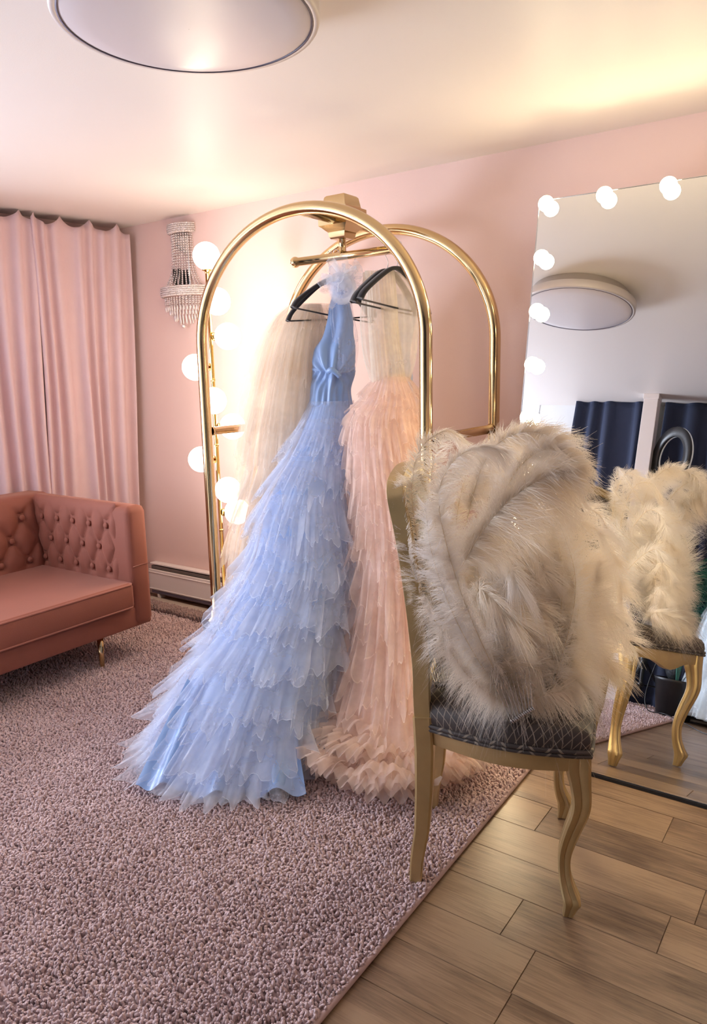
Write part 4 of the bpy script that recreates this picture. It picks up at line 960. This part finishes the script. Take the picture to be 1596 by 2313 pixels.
for i, (L_, w_, nb_, n_, dr) in enumerate(specs2): feather(pp(L_), n_, w_, nb_, 150+i, f2, droop=dr)
g = np.random.default_rng(77)
def plume(tx, ty, Yt, W_, nb_, seed, over=(30, 28), bias=(.30, 0, .05), dr=.45):
    """from the handle up to an apex, the tip rolling over towards the camera"""
    bx_, by_ = h2[0], h2[1]; dx_, dy_ = tx-bx_, ty-by_
    P_ = [h2, (bx_+dx_*.35-20, by_+dy_*.40, 1.77+(Yt-1.77)*.35), (bx_+dx_*.75-14, by_+dy_*.80, 1.77+(Yt-1.77)*.8), (tx, ty, Yt), (tx+over[0], ty+over[1], Yt-.05)]
    feather(pp(P_), (-.15, -1, .35), W_, nb_, seed, f2, droop=dr, wtip=.85, bias=bias, fl=.32)
for i, (tx, ty, Yt) in enumerate([(1110, 1225, 1.90), (1180, 1195, 1.92), (1235, 1150, 1.95), (1290, 1160, 1.98), (1330, 1195, 2.0), (1362, 1240, 2.0), (1385, 1300, 1.98), (1396, 1365, 1.95), (1385, 1430, 1.92), (1352, 1490, 1.88), (1300, 1535, 1.84),
                                (1150, 1290, 1.84), (1215, 1270, 1.87), (1275, 1265, 1.90), (1325, 1300, 1.92), (1345, 1370, 1.90), (1320, 1440, 1.86), (1265, 1500, 1.82),
                                (1130, 1380, 1.79), (1190, 1370, 1.81), (1250, 1370, 1.84), (1285, 1425, 1.83), (1240, 1470, 1.80), (1195, 1480, 1.78), (1080, 1330, 1.80)]):
    Yt = 1.86+.37*max(0, (tx-1150)/245)-(.05 if i > 10 else 0)-(.10 if ty > 1480 else 0)
    plume(tx, ty, Yt, .066 if i < 11 else .075, 1700, 250+i, over=(g.uniform(14, 40), g.uniform(10, 45)), bias=(g.uniform(.15, .5), 0, g.uniform(-.15, .2)))
for i, (L_, w_) in enumerate([([(1170, 1600, 1.84), (1120, 1450, 1.88), (1080, 1300, 1.93), (1075, 1180, 1.95)], .085), ([(1170, 1600, 1.84), (1160, 1440, 1.90), (1160, 1290, 1.96), (1190, 1170, 1.99)], .09),
        ([(1175, 1600, 1.84), (1215, 1450, 1.92), (1255, 1320, 1.98), (1280, 1190, 2.03)], .09), ([(1180, 1600, 1.84), (1260, 1490, 1.92), (1325, 1380, 1.99), (1355, 1270, 2.04)], .085),
        ([(1160, 1600, 1.83), (1080, 1490, 1.86), (1030, 1360, 1.90), (1020, 1230, 1.93)], .08)]):
    feather(pp(L_), (-.1, -1, .3), w_, 1800, 800+i, f2, droop=.3, fl=.35, bias=(.15, 0, 0))
for i, (tx, ty) in enumerate([(1070, 1470), (1030, 1440), (1280, 1560), (1110, 1530)]):
    feather(pp([h2, ((h2[0]+tx)/2, (h2[1]+ty)/2-8, 1.775), (tx, ty, 1.785)]), (0, -1, .4), .058, 700, 350+i, f2, droop=.95, lenvar=.5, curl=1.0)
# soft back of the fans, seen in the mirror
for i, (y_, z_) in enumerate([(1.86, .68), (1.92, .82), (1.94, .98), (1.88, 1.12), (2.0, 1.22), (2.12, 1.2), (2.2, 1.12), (2.26, .98), (2.24, .85), (2.1, .7), (2.05, 1.05), (2.1, .9)]):
    a0_ = np.array([.50, 1.80, .60]); tip = np.array([.50+.05*math.sin(i), y_+.04, z_]); mid = (a0_+tip)/2+np.array([.07, 0, .03])
    feather([a0_, mid, tip], (1, -.1, .2), .065, 1300, 500+i, f2, droop=.35)
# clear ribs and coil at the handles
def ribs(par, h, fan, Lr, Y, coil):
    h = np.array(h, float); base = at(*h)
    for k in np.linspace(-1, 1, 9):
        d = np.array([fan[0]+.35*k*fan[1], .1, 1.0]); d /= np.linalg.norm(d); q = MB(); p0_ = base+np.array([k*coil[0], k*coil[1], k*coil[2]])
        q.tube([p0_, p0_+d*Lr*.5, p0_+d*Lr], [.0035, .003, .002], sec=np.array([(-1, -.25), (1, -.25), (1, .25), (-1, .25)])); q.build('rib', M['clear'], par)
    ax = np.array(coil); L_ = np.linalg.norm(ax)*2.2; ax = ax/np.linalg.norm(ax); u = np.cross(ax, (0, 0, 1.)); u /= np.linalg.norm(u); v = np.cross(ax, u)
    A = np.linspace(0, 2*PI*13, 13*14); P = base[None]+np.outer(A/A[-1]-.5, ax)*L_+.0075*(np.outer(np.cos(A), u)+np.outer(np.sin(A), v))
    MB().tube(P, .0013, 6).build('coil', M['steel'], par)
    MB().tube([base-ax*L_*.52, base, base+ax*L_*.52], .0035, 10).build('pin', M['steel'], par)
ribs(f2, (1178, 1616, 1.745), (-.25, .5), .11, 1.78, (.027, .004, .015))
ribs(f1, (1003, 1545, 1.93), (-.2, .4), .11, 1.93, (.024, .006, .0))

# ------------------------------------------------------------------ things behind the tripod, seen only in the mirror
t = thing('ring_light', 'black ring light on a tripod stand in front of dark curtains, seen in the mirror', 'ring light', (-1.185, .345, 0), rz=math.radians(10))
RZc = 1.85
def ring_(r0, r1, y0, y1, n=48):
    prof = [(r0, y0), (r1, y0), (r1+.004, (y0+y1)/2), (r1, y1), (r0, y1), (r0-.004, (y0+y1)/2)]; rows = []
    for a in np.linspace(0, 2*PI, n, endpoint=False): rows.append([(r*math.cos(a), y, RZc+r*math.sin(a)) for r, y in prof])
    return MB().grid(np.array(rows), closed_u=True, closed_v=True)
ring_(.158, .228, .0, .022).build('ring_housing', M['black'], t)
ring_(.160, .226, -.014, .001).build('diffuser_ring', mat('ring diffuser', (.8, .88, .95), .4), t)
MB().tube([(0, .01, RZc-.22), (0, .01, RZc-.27)], .012, 10).build('yoke', M['black'], t)
MB().tube([(0, .01, .15), (0, .01, .9)], .014, 12).build('pole', M['black'], t); MB().tube([(0, .01, .88), (0, .01, RZc-.25)], .0095, 12).build('pole', M['steel'], t)
MB().lathe([(.02, .33), (.026, .34), (.026, .385), (.02, .395), (.001, .395)], 14, (0, .01, 0)).build('hub', M['black'], t)
MB().lathe([(.017, .165), (.022, .17), (.022, .19), (.017, .195)], 14, (0, .01, 0)).build('hub', M['black'], t)
for k, (a, L_) in enumerate(((.77, .72), (3.37, .58), (-1.77, .34))):
    dx, dy = math.cos(a), math.sin(a); lg = MB().tube([(0, .01, .36), (dx*L_/2, .01+dy*L_/2, .186), (dx*L_, .01+dy*L_, .012)], .011, 10).build('leg', M['black'], t)
    MB().tube([(dx*.02, .01+dy*.02, .18), (dx*L_*.5, .01+dy*L_*.5, .178)], .006, 8).build('brace', M['black'], lg)
    MB().sphere((dx*L_, .01+dy*L_, .014), .014, 10, 8).build('rubber_foot', M['rubber'], lg)
o_ = MB().tube(catmull([(-.95, .38, .60), (-1.05, .42, .2), (-1.0, .45, .01+.03), (-.874, .41, .035), (-.571, .565, .035), (-.2, .60, .01), (.4, .2, .01), (1.2, -.1, .01)], 60), .0035, 8).build('power_cable', M['black']); 
tag(o_, 'thin black power cable trailing over the rug and floor, seen in the mirror', 'cable')
# small dark bag slung under the hub
q = MB(); q.sphere((-1.02, .24, .35), .085, 20, 14, (.8, .5, 1.15)); o_ = q.build('pouch', mat('dark nylon', (.03, .035, .04), .6, bump=.6, bscale=60))
tag(o_, 'dark pouch hanging beside the tripod column, seen in the mirror', 'pouch')
q = MB(); q.lathe([(.001, .0), (.055, .0), (.058, .02), (.058, .40), (.062, .42), (.056, .42), (.052, .03), (.001, .03)], 28); v_ = q.build('cylinder_vase', M['silver']); v_.location = (-1.42, .02, .0)
tag(v_, 'tall shiny silver cylinder vase on the floor behind the tripod, seen in the mirror', 'vase')
# palm
t = thing('palm_plant', 'potted palm with dark green arching fronds by the dark curtain, seen in the mirror', 'plant', R2(-.93, -.33))
MB().lathe([(.001, 0), (.11, 0), (.14, .25), (.15, .27), (.135, .27), (.12, .24), (.001, .24)], 28).build('pot', M['black'], t)
g = np.random.default_rng(3)
for i in range(16):
    a = g.uniform(0, 2*PI); out_ = g.uniform(.18, .29); hgt = g.uniform(.75, 1.15); c = catmull([(0, 0, .22), (out_*.2*math.cos(a), out_*.2*math.sin(a), hgt*.65), (out_*.6*math.cos(a), out_*.6*math.sin(a), hgt), (out_*math.cos(a), out_*math.sin(a), hgt*.92)], 30)
    q = MB(); q.tube(c, np.linspace(.005, .0015, 30), 5); tg = np.gradient(c, axis=0); tg /= np.linalg.norm(tg, axis=1)[:, None]
    for j in range(12, 30):
        for s in (-1, 1):
            sd = np.cross(tg[j], (0, 0, 1.)); sd /= np.linalg.norm(sd)+1e-9; d = sd*s*.8+tg[j]*.6; L_ = .16*math.sin(PI*(j-9)/24); w = .007
            p0_ = c[j]; p1 = p0_+d*L_*.5+np.array([0, 0, .01]); p2 = p0_+d*L_+np.array([0, 0, -.04]); wv = tg[j]*w
            q.add([p0_-wv*.4, p0_+wv*.4, p1+wv, p1-wv, p2], [(0, 1, 2, 3), (3, 2, 4)])
    q.build('frond', M['palm'], t)
# white gown on a dress form
t = thing('white_gown', 'white tulle gown on a stand, cut by the right picture edge in the mirror', 'gown', (0, 0, 0))
WG = np.array([-.64, .05]); 
fw = stations([(WG[0], WG[1], 1.02, .10, .09, .09), (WG[0], WG[1], .92, .17, .15, .15), (WG[0], WG[1], .70, .25, .23, .23), (WG[0], WG[1], .40, .29, .27, .23), (WG[0], WG[1], .06, .36, .34, .26)])
skirt(t, fw, M['tulle_white'], mat('white lining', (.80, .86, .90), .6), 6, 2100, 0, 2*PI, 200, .26, .03, 20, .4, zmin=.03, spread=.03)
fw2 = stations([(WG[0], WG[1], 1.38, .08, .05, .05), (WG[0], WG[1], 1.28, .13, .10, .10), (WG[0], WG[1], 1.12, .10, .085, .085), (WG[0], WG[1], 1.0, .10, .09, .09)])
bodice('bodice', t, fw2, bpy.data.materials['white lining'])
q = MB(); q.lathe([(.001, .012), (.16, .012), (.16, .03), (.015, .04), (.012, 1.42), (.03, 1.45), (.001, 1.47)], 20, (WG[0], WG[1], 0)); q.build('stand', M['black'], t)
